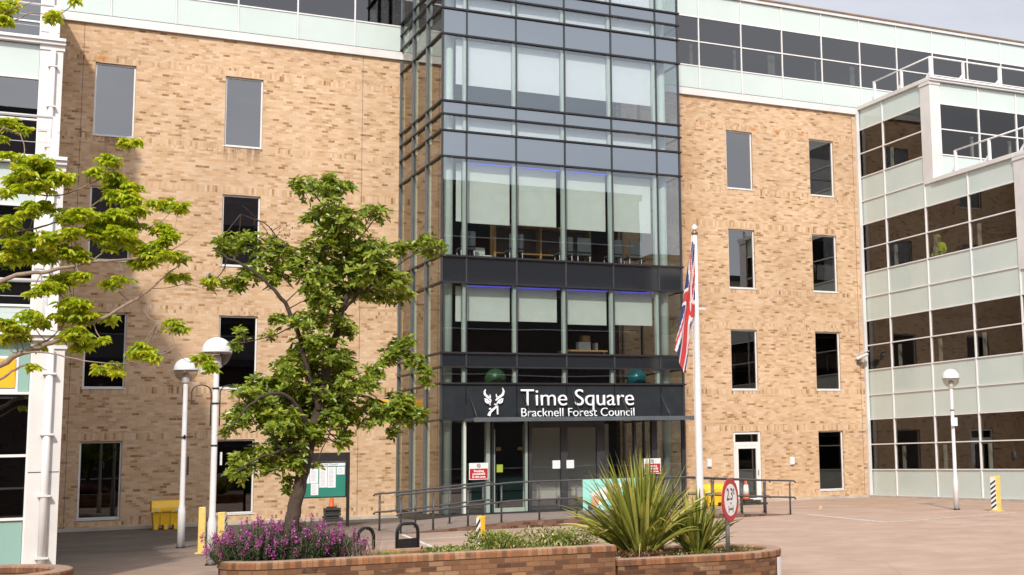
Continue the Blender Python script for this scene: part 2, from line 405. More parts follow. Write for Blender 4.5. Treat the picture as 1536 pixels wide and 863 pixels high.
M['ivy']=leaf_mat('ground_cover_leaf',[(0,(.07,.10,.02)),(.4,(.17,.21,.045)),(.75,(.32,.34,.10)),(1,(.62,.58,.28))],.25)
M['grass']=leaf_mat('tuft_grass',[(0,(.12,.17,.02)),(1,(.34,.40,.07))],.3)
# ------------------------------------------------------------------ ground
g=MB(); g.face([(-400,-400,0),(400,-400,0),(400,500,0),(-400,500,0)])
struct(g.build('ground',M['ground']))

ST=3.6933
# ------------------------------------------------------------------ brick office building
bb=thing('brick_office_building','long buff brick office building with tall narrow white framed windows and a glazed top storey','building',(16,0,0))
WX=[(3.278,4.381),(6.90,8.003),(24.322,25.425),(27.924,29.018)]
holes=[]
for i,(a,b_) in enumerate(WX):
    for k in range(4):
        if i==2 and k==0: holes.append((24.34,25.46,0.0,2.5)); continue
        holes.append((a,b_,.318+ST*k,2.5+ST*k))
TX0,TX6,TY=12.31,20.05,-4.665
holes.append((TX0+.12,TX6-.12,.0,14.4))
def wall_with_holes(mb,x0,x1,z0,z1,y0,y1,holes):
    xs=sorted({x0,x1}|{h[i] for h in holes for i in (0,1)}); zs=sorted({z0,z1}|{h[i] for h in holes for i in (2,3)})
    # merge cells column by column
    for i in range(len(xs)-1):
        xm=(xs[i]+xs[i+1])/2; run=None
        for j in range(len(zs)-1):
            zm=(zs[j]+zs[j+1])/2
            inside=any(h[0]<xm<h[1] and h[2]<zm<h[3] for h in holes)
            if not inside:
                a,b_,c,d=xs[i],xs[i+1],zs[j],zs[j+1]
                mb.face([(a,y0,c),(b_,y0,c),(b_,y0,d),(a,y0,d)]); mb.face([(b_,y1,c),(a,y1,c),(a,y1,d),(b_,y1,d)])
    for (a,b_,c,d) in holes:
        mb.face([(a,y0,c),(a,y0,d),(a,y1,d),(a,y1,c)]); mb.face([(b_,y0,d),(b_,y0,c),(b_,y1,c),(b_,y1,d)])
        mb.face([(a,y0,d),(b_,y0,d),(b_,y1,d),(a,y1,d)]); mb.face([(b_,y0,c),(a,y0,c),(a,y1,c),(b_,y1,c)])
w=MB(); wall_with_holes(w,-14,30.2,0,14.73,0,.32,holes)
w.build('brick_wall',M['brick'],bb)
# thin movement joints are grooves filled with dark mastic
for x in (2.95,11.05,28.9+1.0):
    box('expansion_joint',M['dark'],bb,x,x+.012,-.002,.01,.1,14.7)
def frame(mb,x0,x1,z0,z1,y0,y1,w_):
    mb.box(x0,x1,y0,y1,z1-w_,z1); mb.box(x0,x1,y0,y1,z0,z0+w_)
    mb.box(x0,x0+w_,y0,y1,z0+w_,z1-w_); mb.box(x1-w_,x1,y0,y1,z0+w_,z1-w_)
for i,(a,b_) in enumerate(WX):
    for k in range(4):
        if i==2 and k==0: continue
        z0,z1=.318+ST*k,2.5+ST*k
        f=MB(); frame(f,a+.004,b_-.004,z0+.004,z1-.004,.075,.16,.045)
        fo=f.build('window',M['white'],bb)
        MB().box(a+.05,b_-.05,.11,.118,z0+.05,z1-.05).build('pane',M['glass' if k>=2 else 'glass_dim_mirror'],fo)
        s=MB().box(a-.02,b_+.02,-.025,.07,z0-.03,z0+.0); s.build('sill',M['white'],fo)
        # roller blind cassette inside
        MB().box(a+.03,b_-.03,.2,.23,z1-.22,z1-.03).build('blind',M['chair'],fo)
# side door
d=MB(); frame(d,24.345,25.455,.02,2.495,.03,.14,.075); d.box(24.42,25.38,.03,.14,2.02,2.14)
do=d.build('door',M['white'],bb)
d=MB(); frame(d,24.425,25.375,.03,2.015,.02,.10,.11); leaf=d.build('door_leaf',M['white'],do)
MB().box(24.53,25.27,.055,.065,.14,1.905).build('door_glass',M['glass'],do)
MB().box(24.42,25.38,.08,.09,2.14,2.42).build('fanlight',M['glass'],do)
h=MB(); h.bar((25.32,-.03,.95),(25.32,-.03,1.15),.025); h.bar((25.32,.02,1.0),(25.32,-.03,1.0),.02); h.build('handle',M['galv'],do)
# pale plinth strip at the foot of the wall
box('plinth',M['kerb'],bb,2.2,12.3,-.14,-.003,-.01,.09)
box('plinth',M['kerb'],bb,20.1,30.05,-.14,-.003,-.01,.09)
# trim and glazed top storey
XL,XR=-14,66
box('white_trim',M['offwhite'],bb,XL,30.3,-.10,.3,14.73,14.98)
box('trim_flashing',M['dark'],bb,XL,XR,-.06,.3,14.983,15.01)
zr=[15.01,15.87,16.80,17.73,18.62]
xm=[23.27+1.785*i for i in range(-20,24)]
xm=[x for x in xm if XL<x<XR]
for i in range(len(xm)-1):
    a,b_=xm[i]+.025,xm[i+1]-.025
    if a>12.3 and b_<20: continue
    for (z0,z1,kind) in ((zr[0],zr[1],'p'),(zr[1],zr[2],'g'),(zr[2],zr[3],'g'),(zr[3],zr[4],'p')):
        if kind=='p': box('cladding_panel',M['mint'],bb,a,b_,.0,.05,z0+.02,z1-.02)
        else: box('window_pane',M['glass_top'],bb,a,b_,.015,.025,z0+.02,z1-.02)
for x in xm:
    if 12.35<x<20: continue
    box('mullion',M['white'],bb,x-.02,x+.02,-.03,.08,15.01,18.62)
for (a,b_) in ((XL,12.3),(20.06,XR)):
    for z in zr[1:4]: box('transom',M['white'],bb,a,b_,-.025,.07,z-.02,z+.02)
    box('roof_edge',M['offwhite'],bb,a,b_,-.09,.4,18.62,18.74)
    box('roof_capping',M['gold'],bb,a,b_,-.13,.45,18.743,18.80)
box('roof',M['roof'],bb,XL,XR,.46,12,18.6,18.72)
for k in range(1,6):
    z=ST*k-.25 if k<5 else 18.3
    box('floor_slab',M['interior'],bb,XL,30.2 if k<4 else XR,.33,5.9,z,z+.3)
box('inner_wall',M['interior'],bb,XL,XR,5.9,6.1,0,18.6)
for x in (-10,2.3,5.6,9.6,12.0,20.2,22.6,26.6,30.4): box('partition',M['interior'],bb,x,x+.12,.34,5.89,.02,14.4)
box('side_wall',M['brick'],bb,XL-.3,XL,0,12,0,18.6)
# a few things seen in the top storey windows
for x,w_ in ((23.05,.12),(24.9,.1),(26.4,.14),(26.55,.14),(28.5,.06),(30.15,.2),(33.7,.2)):
    box('window_post',M['fin'],bb,x,x+w_,.3,.36,15.9,16.78)

# ------------------------------------------------------------------ glazed entrance tower
tw=thing('glass_entrance_tower','square glass entrance tower with charcoal bands standing out from the brick front','tower',(16.2,-2.3,0))
tx=[TX0,13.045,14.578,16.14,17.70,19.255,TX6]
TT=20.4
rows=[(3.92,4.39,'g'),(4.39,4.80,'s'),(4.80,6.84,'g'),(6.84,7.62,'s'),(7.62,10.56,'g'),(10.56,11.34,'s'),(11.34,11.83,'g'),(11.83,12.23,'s'),(12.23,14.27,'g'),(14.27,15.06,'s'),(15.06,15.55,'g'),(15.55,15.95,'s'),(15.95,18.0,'g'),(18.0,18.75,'s'),(18.75,19.3,'g'),(19.3,TT,'s')]
sy=[TY,-3.12,-1.56,0.0]
for (z0,z1,k) in rows:
    for i in range(6):
        a,b_=tx[i]+.02,tx[i+1]-.02
        if k=='g': box('glass_pane',M['glass_t'],tw,a,b_,TY,TY+.012,z0,z1)
        else: box('spandrel_panel',M['spandrel'],tw,a,b_,TY,TY+.04,z0,z1)
    for i in range(3):
        a,b_=sy[i]+.02,sy[i+1]-.02
        nm='glass_pane'
        box(nm,M['glass_side'],tw,TX0,TX0+.012,a,b_,z0,z1)
        box(nm,M['glass_side'],tw,TX6-.012,TX6,a,b_,z0,z1)
# fascia with the name
for i in range(6): box('fascia_panel',M['fascia'],tw,tx[i]+.012,tx[i+1]-.012,TY-.01,TY+.05,2.9,3.9)
for i in range(3):
    for X_ in (TX0,TX6-.012): box('glass_pane',M['glass_side'],tw,X_,X_+.012,sy[i]+.02,sy[i+1]-.02,2.9,3.92); box('glass_pane',M['glass_side'],tw,X_,X_+.012,sy[i]+.02,sy[i+1]-.02,.24,2.86)
# horizontal fins
for z in [2.88,3.92]+[r[1] for r in rows]:
    hh=.024
    box('transom',M['darkline'],tw,TX0-.07,TX6+.07,TY-.07,TY-.004,z-hh,z+hh)
    for X_ in (TX0-.07,TX6+.006): box('transom',M['darkline'],tw,X_,X_+.064,TY+.0,-.003,z-hh,z+hh)
# vertical mullions
for x in tx[1:-1]: box('mullion',M['dark'],tw,x-.02,x+.02,TY-.04,TY-.006,3.92,TT)
for x in (TX0,TX6): box('corner_post',M['dark'],tw,x-.03,x+.03,TY-.03,TY+.03,.2,TT)
for y in sy[1:]:
    box('mullion',M['darkside'],tw,TX0-.06,TX0-.004,y-.065,y+.045 if y<0 else -.003,.2,TT)
    box('mullion',M['darkside'],tw,TX6+.004,TX6+.06,y-.065,y+.045 if y<0 else -.003,.2,TT)
# plinth
pl=MB(); pl.box(TX0-.02,TX6+.02,TY-.03,TY+.10,-.02,.2); pl.box(TX0-.02,TX0+.1,TY+.10,-.003,-.02,.2); pl.box(TX6-.1,TX6+.02,TY+.10,-.003,-.02,.2); pl.build('plinth',M['dark'],tw)
# inner structure: pale fins behind the mullions, round columns, floors
for (z0,z1) in ((.2,2.85),(3.8,6.9),(7.56,10.6),(11.25,14.3),(14.95,18.1)):
    for x in tx[1:-1]:
        if z0==.2: continue
        box('inner_fin',M['fin'],tw,x-.085,x+.0,TY+.05,TY+.18,z0,z1)
    for y in sy[1:-1]: box('inner_fin',M['fin'],tw,TX0+.04,TX0+.12,y-.02,y+.08,z0,z1)
for x in (12.62,19.62):
    MB().lathe((x,TY+.4,0),[(.13,.2),(.13,18)],18).build('round_column',M['fin'],tw)
for z in (3.45,7.14,10.83,14.53,18.2):
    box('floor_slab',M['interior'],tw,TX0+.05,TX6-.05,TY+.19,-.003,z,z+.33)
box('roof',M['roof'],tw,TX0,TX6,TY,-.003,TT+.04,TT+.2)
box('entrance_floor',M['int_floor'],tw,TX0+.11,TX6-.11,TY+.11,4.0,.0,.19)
for z in (7.0,10.7): pass
# blinds and blue strips; white sheets added in narrow upper panes to brighten them
for i,(a,b_) in enumerate(zip([12.80,13.06,14.60,16.16,17.72,19.27],[13.0,14.49,16.05,17.61,19.165,19.27])):
    if b_-a<.1: continue
    for (z0,z1) in ((8.70-.03*(i%2),10.45),(5.74+.025*(i%3),6.78),(12.82,14.2),(11.36,11.82),(15.08,15.54),(16.0,17.9)):
        up=z0>11
        box('blind_or_bright_backing',M['blind'] if not up else M['paper'],tw,a+(.02 if not up else -.03),b_-(.02 if i!=2 else .09) if not up else b_,TY+(.30 if not up else .20),TY+(.31 if not up else .21),z0,z1)
        if i>0 and z0<9 and not (z0>8 and i==4): box('led_strip',M['led'],tw,a+.02,b_,TY+.22,TY+.25,z1-.005,z1+.03)
# ground floor screen
gz0,gz1=.22,2.86
posts=[(12.99,.07,.2,'fin'),(13.66,.11,.2,'fin_dim'),(13.83,.05,.15,'dark'),(14.84,.07,.15,'fin_dim'),(14.95,.09,.22,'dark'),(15.96,.20,.12,'dark'),(17.11,.25,.12,'dark'),(18.33,.07,.14,'dark'),(18.93,.18,.14,'dark'),(19.97,.08,.1,'dark')]
for x,w_,d_,mm in posts: box('door_post',M[mm],tw,x,x+w_,TY+.002,TY+.002+d_,gz0,gz1)
box('door_head',M['dark'],tw,14.95,17.3,TY-.02,TY+.0,2.62,2.86)
edges=[(12.35,12.98),(13.07,13.65),(13.9,14.83),(15.06,15.94),(16.18,17.09),(17.38,18.32),(18.41,18.92),(19.12,19.96)]
for i,(a,b_) in enumerate(edges):
    box('glass_pane',M['glass_t'],tw,a,b_,TY+.04,TY+.052,gz0+.02,gz1)
dl=MB(); dl.box(13.9,14.83,TY+.03,TY+.075,.22,.34); dl.box(13.9,13.93,TY+.03,TY+.075,.34,2.6); dl.build('open_door_rail',M['fin_dim'],tw)
for a,b_ in ((15.06,15.94),(16.18,17.09)):
    dd=MB(); dd.box(a,b_,TY+.055,TY+.09,.22,.52); dr=dd.build('sliding_door',M['dark'],tw)
    # plain pale screen standing just inside the doors
box('lobby_screen',plain('taupe_lobby_wall',(.62,.57,.49),.7,var=.06),tw,15.2,18.0,TY+1.2,TY+1.24,.2,2.75)
for a in (15.68,16.12):
    box('paper_notice',M['paper'],tw,a,a+.24,TY-.006,TY-.002,1.42,1.66)
box('lime_sticker',M['limesticker'],tw,13.98,14.16,TY+.025,TY+.035,1.36,1.58)
box('door_leaflet',M['wood'],tw,14.05,14.2,TY+.3,TY+.31,1.98,2.08)
box('door_leaflet',M['wood'],tw,14.72,14.9,TY+.3,TY+.31,1.98,2.08)
for x,z in ((14.78,1.50),(17.55,1.66)):
    MB().lathe((0,0,0),[(.001,-.01),(.05,-.01),(.05,.01),(.001,.01)],14).build('push_button',M['paper'],tw)
    o=COL.objects[-1]; o.rotation_euler=(R(90),0,0); o.location=(x-16.2,TY-.03+2.3,z)
# canopy
cn=MB(); cn.box(12.98,19.98,-5.62,TY-.092,2.82,2.90); cn.box(12.98,19.98,-5.65,-5.62,2.79,2.91); co=cn.build('canopy',M['darkside'],tw)
for x in (13.12,14.75,16.3,17.85,19.2):
    MB().tube([(x,TY-.02,3.66),(x+.0,-5.5,2.90)],.012,6).build('stay_rod',M['dark'],co)

# name sign: raised letters and a stag head
sg=thing('name_sign','white raised lettering and stag head emblem on the dark fascia above the entrance','sign',(16,TY-.05,3.3))
def text(body,name,mat,parent,x,y,z,size,width=None,ext=.015,off=0,rotx=90,align='LEFT',rotz=0):
    cu_=bpy.data.curves.new(name,'FONT'); cu_.body=body; cu_.size=size; cu_.extrude=ext; cu_.offset=off; cu_.align_x=align
    cu_.materials.append(mat); o=bpy.data.objects.new(name,cu_); COL.objects.link(o)
    bpy.context.view_layer.update()
    if width:
        dx=o.dimensions.x; o.scale=(width/dx,1,1)
    if parent is not None: o.parent=parent; wl=world_loc(parent)
    else: wl=Vector((0,0,0))
    o.location=Vector((x,y,z))-wl; o.rotation_euler=(R(rotx),0,R(rotz))
    bpy.context.view_layer.update()
    me=bpy.data.meshes.new_from_object(o.evaluated_get(bpy.context.evaluated_depsgraph_get())); me.name=name
    q=bpy.data.objects.new(name,me); COL.objects.link(q); q.parent=parent; q.location=o.location; q.rotation_euler=o.rotation_euler; q.scale=o.scale
    bpy.data.objects.remove(o); q.name=name
    return q
text('Time Square','title_lettering',M['text'],sg,14.66,TY-.075,3.275,.70,3.62,.03,-.005)
text('Bracknell Forest Council','subtitle_lettering',M['text'],sg,14.66,TY-.075,2.955,.36,3.62,.02,-.003)
def stroke(mb,pts,ws,y0,y1):
    """flat tapered ribbon in the xz plane through pts with half widths ws"""
    L=[];Rr=[]
    for i,p in enumerate(pts):
        a=Vector(pts[max(i-1,0)]); b_=Vector(pts[min(i+1,len(pts)-1)]); d=(b_-a).normalized(); n=Vector((-d.y,d.x))
        L.append(Vector(p)+n*ws[i]*.72); Rr.append(Vector(p)-n*ws[i]*.72)
    for i in range(len(pts)-1):
        q=[L[i],L[i+1],Rr[i+1],Rr[i]]
        mb.prism([(c.x,c.y) for c in q],1,y0,y1)
def zc(u,v):   # emblem drawn in the measuring zoom of the photograph, on the fascia plane
    p=P(700+u/5.392,560+v/5.394,TY-.06); return (p.x,p.z)
em=MB(); k=.055
def st(pts,ws): stroke(em,[zc(*p) for p in pts],ws,TY-.085,TY-.05)
st([(152,130),(143,150),(146,172),(165,190),(184,205),(196,222)],[.008,.035,.045,.045,.04,.02])
st([(186,172),(190,190),(186,206)],[.006,.025,.03])
st([(288,118),(298,145),(292,172),(270,190),(248,205),(234,222)],[.008,.035,.045,.045,.04,.02])
st([(238,168),(240,186),(250,202)],[.006,.025,.03])
st([(142,205),(160,212),(178,232),(184,252)],[.01,.035,.04,.02]); st([(146,214),(154,232),(172,244)],[.01,.03,.03])
st([(296,205),(276,212),(256,230),(244,246)],[.01,.035,.04,.02]); st([(292,214),(284,232),(262,244)],[.01,.03,.03])
st([(196,222),(186,240),(190,262)],[.02,.03,.01])
st([(180,290),(192,286),(196,296)],[.03,.03,.02])
st([(250,252),(234,276),(206,300),(188,318),(178,345)],[.02,.035,.04,.045,.06])
st([(222,250),(238,256),(250,252)],[.02,.03,.02])
st([(246,256),(248,290),(249,334)],[.03,.03,.025])
em.build('stag_emblem',M['text'],sg)

# ------------------------------------------------------------------ glazed wings (stepped back storey by storey)
WS=3.735; WB=.08
YT=[-19.05,-14.3,-9.46,-4.62]     # front of storey 0,1,2,3
def storey_rows(k):
    b=WB+WS*k; return [(b,b+.94,'p'),(b+.94,b+1.88,'g'),(b+1.88,b+2.82,'g'),(b+2.82,b+WS,'p')]
def wing(root, side, xin, xout, pmat, glassmat, gone=()):
    """side -1: face looks towards -X at x=xin (right hand wing); +1: face looks towards +X (left hand wing)"""
    s=-1 if side<0 else 1
    for k in range(4):
        yf=YT[k]; ytop=YT[k+1] if k<3 else 0
        # columns at the stepped corners
        cx0,cx1=(xin-.02,xin+.42) if side<0 else (xin-.42,xin+.02)
        box('corner_column',M['offwhite'],root,cx0,cx1,yf-.02,yf+.56,WB+WS*k-(.11 if k else 0),WB+WS*(k+1)-.242)
        cb=MB().box(cx0-.03,cx1+.03,yf-.05,yf+.59,WB+WS*(k+1)-.24,WB+WS*(k+1)-.12); cb.build('column_cap',M['offwhite'],root)
        # side face
        ys=[0.0]; y=-1.63
        while y>yf+.7: ys.append(y); y-=2.43
        ys.append(yf+.56)
        if k<3:  # keep module lines clear of the step above
            pass
        for i in range(len(ys)-1):
            a,b_=ys[i+1]+.025,ys[i]-.025
            if b_-a<.1: continue
            for (z0,z1,t) in storey_rows(k):
                zz1=z1-.09 if (t=='p' and z1>WB+WS*(k+1)-.01 and a<ytop+.1) else z1
                X0,X1=(xin+.03,xin+.07) if side<0 else (xin-.07,xin-.03)
                if t=='p': box('cladding_panel',pmat,root,X0,X1,a,b_,z0+.025,zz1-.02)
                else: box('window_pane',glassmat,root,(X0+X1)/2-.006,(X0+X1)/2+.006,a,b_,z0+.025,z1-.025)
        for y in ys[1:-1]:
            X0,X1=(xin-.01,xin+.09) if side<0 else (xin-.09,xin+.01)
            box('mullion',M['white'],root,X0,X1,y-.024,y+.024,WB+WS*k,WB+WS*(k+1)-.02)
        for (z0,z1,t) in storey_rows(k):
            X0,X1=(xin-.005,xin+.085) if side<0 else (xin-.085,xin+.005)
            box('transom',M['white'],root,X0,X1,yf+.57,-.002 if k==3 or True else 0,z0-.02,z0+.02)
        # front face of this storey
        x=xin-s*.42; xs=[x]
        while abs(x-xout)>1.79: x-=s*1.785; xs.append(x)
        for i in range(len(xs)-1):
            a,b_=sorted((xs[i],xs[i+1])); a+=.03; b_-=.03
            for (z0,z1,t) in storey_rows(k):
                zz1=z1-.12 if t=='p' and z1>WB+WS*(k+1)-.01 else z1
                if t=='p':
                    o=box('cladding_panel',pmat if not (side>0 and k==0) else M['teal_panel'],root,a,b_,yf+.03,yf+.07,z0+.025,zz1-.02)
                else: box('window_pane',glassmat,root,a,b_,yf+.044,yf+.056,z0+.025,z1-.025)
        for x in xs: box('mullion',M['white'],root,x-.024,x+.024,yf-.01,yf+.09,WB+WS*k,WB+WS*(k+1)-.14)
        a,b_=sorted((xs[0],xs[-1]))
        for (z0,z1,t) in storey_rows(k): box('transom',M['white'],root,a,b_,yf-.005,yf+.085,z0-.02,z0+.02)
        # parapet coping and terrace
        zt=WB+WS*(k+1)
        a,b_=sorted((xin+s*.06,xs[-1]))
        box('parapet_coping',M['offwhite'],root,a,b_,yf-.12,yf+.5,zt-.12,zt-.045)
        box('parapet_capping',M['white'],root,a+.0,b_,yf-.17,yf+.5,zt-.043,zt+.02)
        X0,X1=(xin-.07,xin+.35) if side<0 else (xin-.35,xin+.07)
        box('parapet_coping',M['offwhite'],root,X0,X1,yf+.503,min(ytop,-.1) if k<3 else -.11,zt-.12,zt+.02)
        X0,X1=(xin+.1,max(xs)) if side<0 else (min(xs),xin-.1)
        box('terrace_floor' if k<3 else 'roof',M['roof'],root,X0,X1,yf+.1,ytop+1.0 if k<3 else -.01,zt-.35,zt-.13)
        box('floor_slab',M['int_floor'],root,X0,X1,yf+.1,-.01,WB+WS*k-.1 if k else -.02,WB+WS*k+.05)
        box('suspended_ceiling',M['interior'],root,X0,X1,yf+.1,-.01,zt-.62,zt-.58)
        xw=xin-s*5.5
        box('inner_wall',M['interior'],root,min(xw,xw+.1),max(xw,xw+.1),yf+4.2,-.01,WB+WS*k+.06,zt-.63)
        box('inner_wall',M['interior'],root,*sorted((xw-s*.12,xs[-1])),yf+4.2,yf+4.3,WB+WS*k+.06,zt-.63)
        # slim posts just inside the glass
        for y in ys[1:-1]:
            X0,X1=(xin+.25,xin+.33) if side<0 else (xin-.33,xin-.25)
            box('inner_post',M['fin'],root,X0,X1,y-.22,y-.1,WB+WS*k+.06,WB+WS*k+1.8)
        for x in xs[1:6]:
            box('inner_post',M['fin'],root,x-.2,x-.1,yf+.25,yf+.33,WB+WS*k+.06,WB+WS*k+1.8)
def terrace_rail(label,k,side,xin,xout):
    """white rail standing on the parapet of storey k"""
    s=-1 if side<0 else 1
    z=WB+WS*(k+1)+.022; yf=YT[k]; yb=(YT[k+1] if k<3 else 0)
    o=thing('terrace_railing',label,'railing',(xin-s*.2,yf,z),'white railings on the stepped terraces')
    H=.80; xi=xin-s*.16; yfr=yf+.1
    yend=yb-1.0 if k==3 else yb-1.1
    yend=max(yend,yf+.5)
    MB().tube([(xi,yend,z+H),(xi,yfr,z+H)],.03,6).build('top_rail',M['white'],o)
    MB().tube([(xi,yfr,z+H),(xout,yfr,z+H)],.03,6).build('top_rail',M['white'],o)
    for hh in ((.3,.55) if side>0 else ()): MB().tube([(xi,yend,z+hh),(xi,yfr,z+hh),(xout,yfr,z+hh)],.006,5).build('wire',M['white'],o)
    n=max(1,round((yend-yfr)/1.6))
    for i in range(n+1):
        y=yfr+(yend-yfr)*i/n
        p=MB(); p.box(xi-.05,xi+.05,y-.035,y+.035,z,z+H); p.bar((xi-s*.0,y+.04,z+.25),(xi-s*.0,y+.30,z+.02),.05,.07); p.build('post',M['white'],o)
    x=xi-s*1.5; 
    while (xout-x)*(-s)>0:
        p=MB(); p.box(x-.035,x+.035,yfr-.05,yfr+.05,z,z+H); p.bar((x-.0-.04*1,yfr,z+.27),(x-.28,yfr,z+.02),.05,.07); p.build('post',M['white'],o)
        x-=s*1.7
    return o
rw=thing('right_glazed_wing','stepped office wing of pale mint panels and dark window bands at the right side','building',(34,-8,0))
rw.name='glazed_office_wing'
wing(rw,-1,30.2,46,M['mint'],M['glass_w'])
lw=thing('glazed_office_wing','stepped white and pale panel office wing with a downpipe at the left edge','building',(-2,-8,0))
wing(lw,1,2.2,-11,M['mint'],M['glass_l'])
# corner post where the right wing meets the brick
box('corner_trim',M['offwhite'],rw,30.06,30.19,-.12,-.003,.05,14.97)
box('base_kerb',M['kerb'],rw,30.05,30.2,-19,-.15,-.01,.075)
# downpipe on the left wing, one length per storey with clips
for k in range(4):
    yf=YT[k]; z0=WB+WS*k+.0; z1=WB+WS*(k+1)-.25
    dp=MB().tube([(2.02,yf-.085,z0),(2.02,yf-.085,z1)],.055,12).build('downpipe',M['white'],lw)
    z=z0+.35
    while z<z1:
        MB().box(1.93,2.11,yf-.15,yf-.022,z-.015,z+.015).build('clip',M['offwhite'],dp); z+=.92
    box('joint_line',M['dark'],lw,1.79,2.21,yf-.024,yf-.021,z0+1.62,z0+1.632)
terrace_rail('white terrace railing along the highest roof of the right wing',3,-1,30.2,46)
terrace_rail('white terrace railing one step lower on the right wing, cut by the photo edge',2,-1,30.2,46)
terrace_rail('white terrace railing at the very top left corner of the photo',2,1,2.2,-11)
terrace_rail('white terrace railing with a diagonal brace, second from the top on the left wing',1,1,2.2,-11)
terrace_rail('white terrace railing lowest on the left wing, mostly behind leaves',0,1,2.2,-11)
ps=MB().box(.7,1.56,-19.05-.0,-19.03,2.98,3.42).build('yellow_poster',M['poster_y'])
tag(ps,'yellow poster in a white border behind the panel glass of the left wing','poster')
pb=MB(); pb.box(.66,1.60,-19.028,-19.022,2.92,3.46); pbo=pb.build('poster_border',M['paper'],ps)

# ------------------------------------------------------------------ buildings behind the camera, seen in the glass
def block(label,x0,x1,y0,y1,h,mat,fl=3.5,bay=3.6):
    o=thing('office_block',label,'building',((x0+x1)/2,y1,0))
    MB().box(x0,x1,y0,y1,0,h).build('wall',mat,o)
    n=int((x1-x0)/bay); nf=int(h/fl)
    win=MB()
    for f in range(nf):
        box('window_band',M['black'],o,x0+.6,x1-.6,y1-.02,y1+.03,f*fl+1.1,f*fl+2.7)
        box('sill',M['offwhite'],o,x0+.5,x1-.5,y1,y1+.1,f*fl+1.0,f*fl+1.08)
    box('parapet',M['dark'],o,x0-.2,x1+.2,y0,y1+.2,h,h+.5)
    return o
dk=plain('dark_brown_brick_block',(.045,.03,.026),.9,var=.2,scale=1)
pale=plain('pale_render_block',(.50,.44,.36),.9,var=.1,scale=1)
block('dark brown brick office block across the square, seen mirrored in the tower glass',23,46,-82,-64,22.3,dk)
block('mid grey office block across the square, seen mirrored in the left windows',-10,22.5,-82,-65,22.8,plain('grey_brown_block',(.20,.18,.19),.9,var=.1))
block('low dark block added in front of the grey block to darken reflections in the left windows',-10,22,-61,-55,8.5,dk)  # added out of view to darken what the lower left windows mirror
block('pale rendered block beside the dark one, seen mirrored in the tower glass',48,78,-86,-66,17.8,pale)
block('low brown block further along, seen mirrored in the left windows',-50,-12,-84,-66,17,dk)
# ------------------------------------------------------------------ entrance ramp
rp=MB()
xs_=[10.1,13.0,17.6,20.95]; zs_=[.006,.17,.17,.006]
F,B=-9.42,TY-.035
for i in range(3):
    a,b_,za,zb=xs_[i],xs_[i+1],zs_[i],zs_[i+1]
    rp.face([(a,F+.12,za),(b_,F+.12,zb),(b_,B,zb),(a,B,za)])
rpo=struct(rp.build('ramp_paving',M['slab']))
kb=MB()
for i in range(3):
    a,b_,za,zb=xs_[i],xs_[i+1],zs_[i],zs_[i+1]
    kb.face([(a,F,-.01),(b_,F,-.01),(b_,F,zb+.006),(a,F,za+.006)])
    kb.face([(a,F,za+.006),(b_,F,zb+.006),(b_,F+.12,zb+.006),(a,F+.12,za+.006)])
    kb.face([(b_,F+.12,-.01),(a,F+.12,-.01),(a,F+.12,za+.006),(b_,F+.12,zb+.006)])
struct(kb.build('ramp_kerb',M['paving_brick']))
sd=MB()
for x,z in ((17.6,.17),): pass
def zr_(x):
    for i in range(3):
        if xs_[i]<=x<=xs_[i+1]: return zs_[i]+(zs_[i+1]-zs_[i])*(x-xs_[i])/(xs_[i+1]-xs_[i])
    return 0
# painted lines
def line(pts,w,name,mat,z=.004):
    mb=MB()
    for i in range(len(pts)-1):
        p=Vector((*pts[i],z)); q=Vector((*pts[i+1],z)); d=(q-p).normalized(); n=Vector((-d.y,d.x,0))*w/2
        mb.face([p+n,q+n,q-n,p-n])
    return struct(mb.build(name,mat))
line([(21.3,-9.73),(20.4,-14.9)],.11,'parking_line',M['linewhite'])
line([(20.4,-14.95),(25.3,-13.9)],.11,'parking_line',M['linewhite'],.006)
line([(20.75,-17.3),(23.4,-19.2)],.11,'parking_line',M['linewhite'])
line([(21.4,-7.8),(29.3,-7.0)],.10,'yellow_line',M['lineyellow'])
line([(23.2,-7.45),(24.7,-5.1),(26.9,-6.9)],.10,'yellow_line',M['lineyellow'],.007)
line([(7.6,-12.2),(11.3,-11.8)],.1,'parking_line',M['linewhite'])
line([(9.2,-14.8),(9.9,-9.8)],.1,'parking_line',M['linewhite'],.006)

# ------------------------------------------------------------------ railings
def railing(label,xa,xb,y,ztop,posts,hook=True,extra=None):
    o=thing('ramp_railing',label,'railing',((xa+xb)/2,y,.1),'dark grey handrails along the entrance ramp')
    for dz in (0,-.46):
        pts=[]
        n=24
        if hook: pts+= [(xa-.12,y,ztop(xa)+dz-.06),(xa-.08,y,ztop(xa)+dz-.01)]
        for i in range(n+1):
            x=xa+(xb-xa)*i/n; pts.append((x,y,ztop(x)+dz))
        if hook: pts+= [(xb+.08,y,ztop(xb)+dz-.01),(xb+.12,y,ztop(xb)+dz-.06)]
        MB().tube(pts,.024,8).build('top_rail' if dz==0 else 'mid_rail',M['rail'],o)
    for x in posts:
        p=MB(); p.tube([(x,y+.04,zr_(x)),(x,y+.04,ztop(x)-.06)],.026,8)
        for dz in (0,-.46): p.bar((x,y+.04,ztop(x)+dz-.1),(x,y,ztop(x)+dz-.015),.02)
        p.lathe((x,y+.04,zr_(x)),[(.06,0),(.06,.012)],10)
        p.build('post',M['rail'],o)
    return o
zt=lambda x: zr_(x)+ (0.98 if 12.5<x<18 else .94+.04*max(0,1-min(abs(x-12.5),abs(x-18))/2))
railing('dark grey railing along the front edge of the ramp, the long near one',10.0,21.1,-9.3,zt,[10.0,10.8,11.68,12.55,13.56,14.58,15.6,16.6,17.6,18.55,19.5,20.25,21.05])
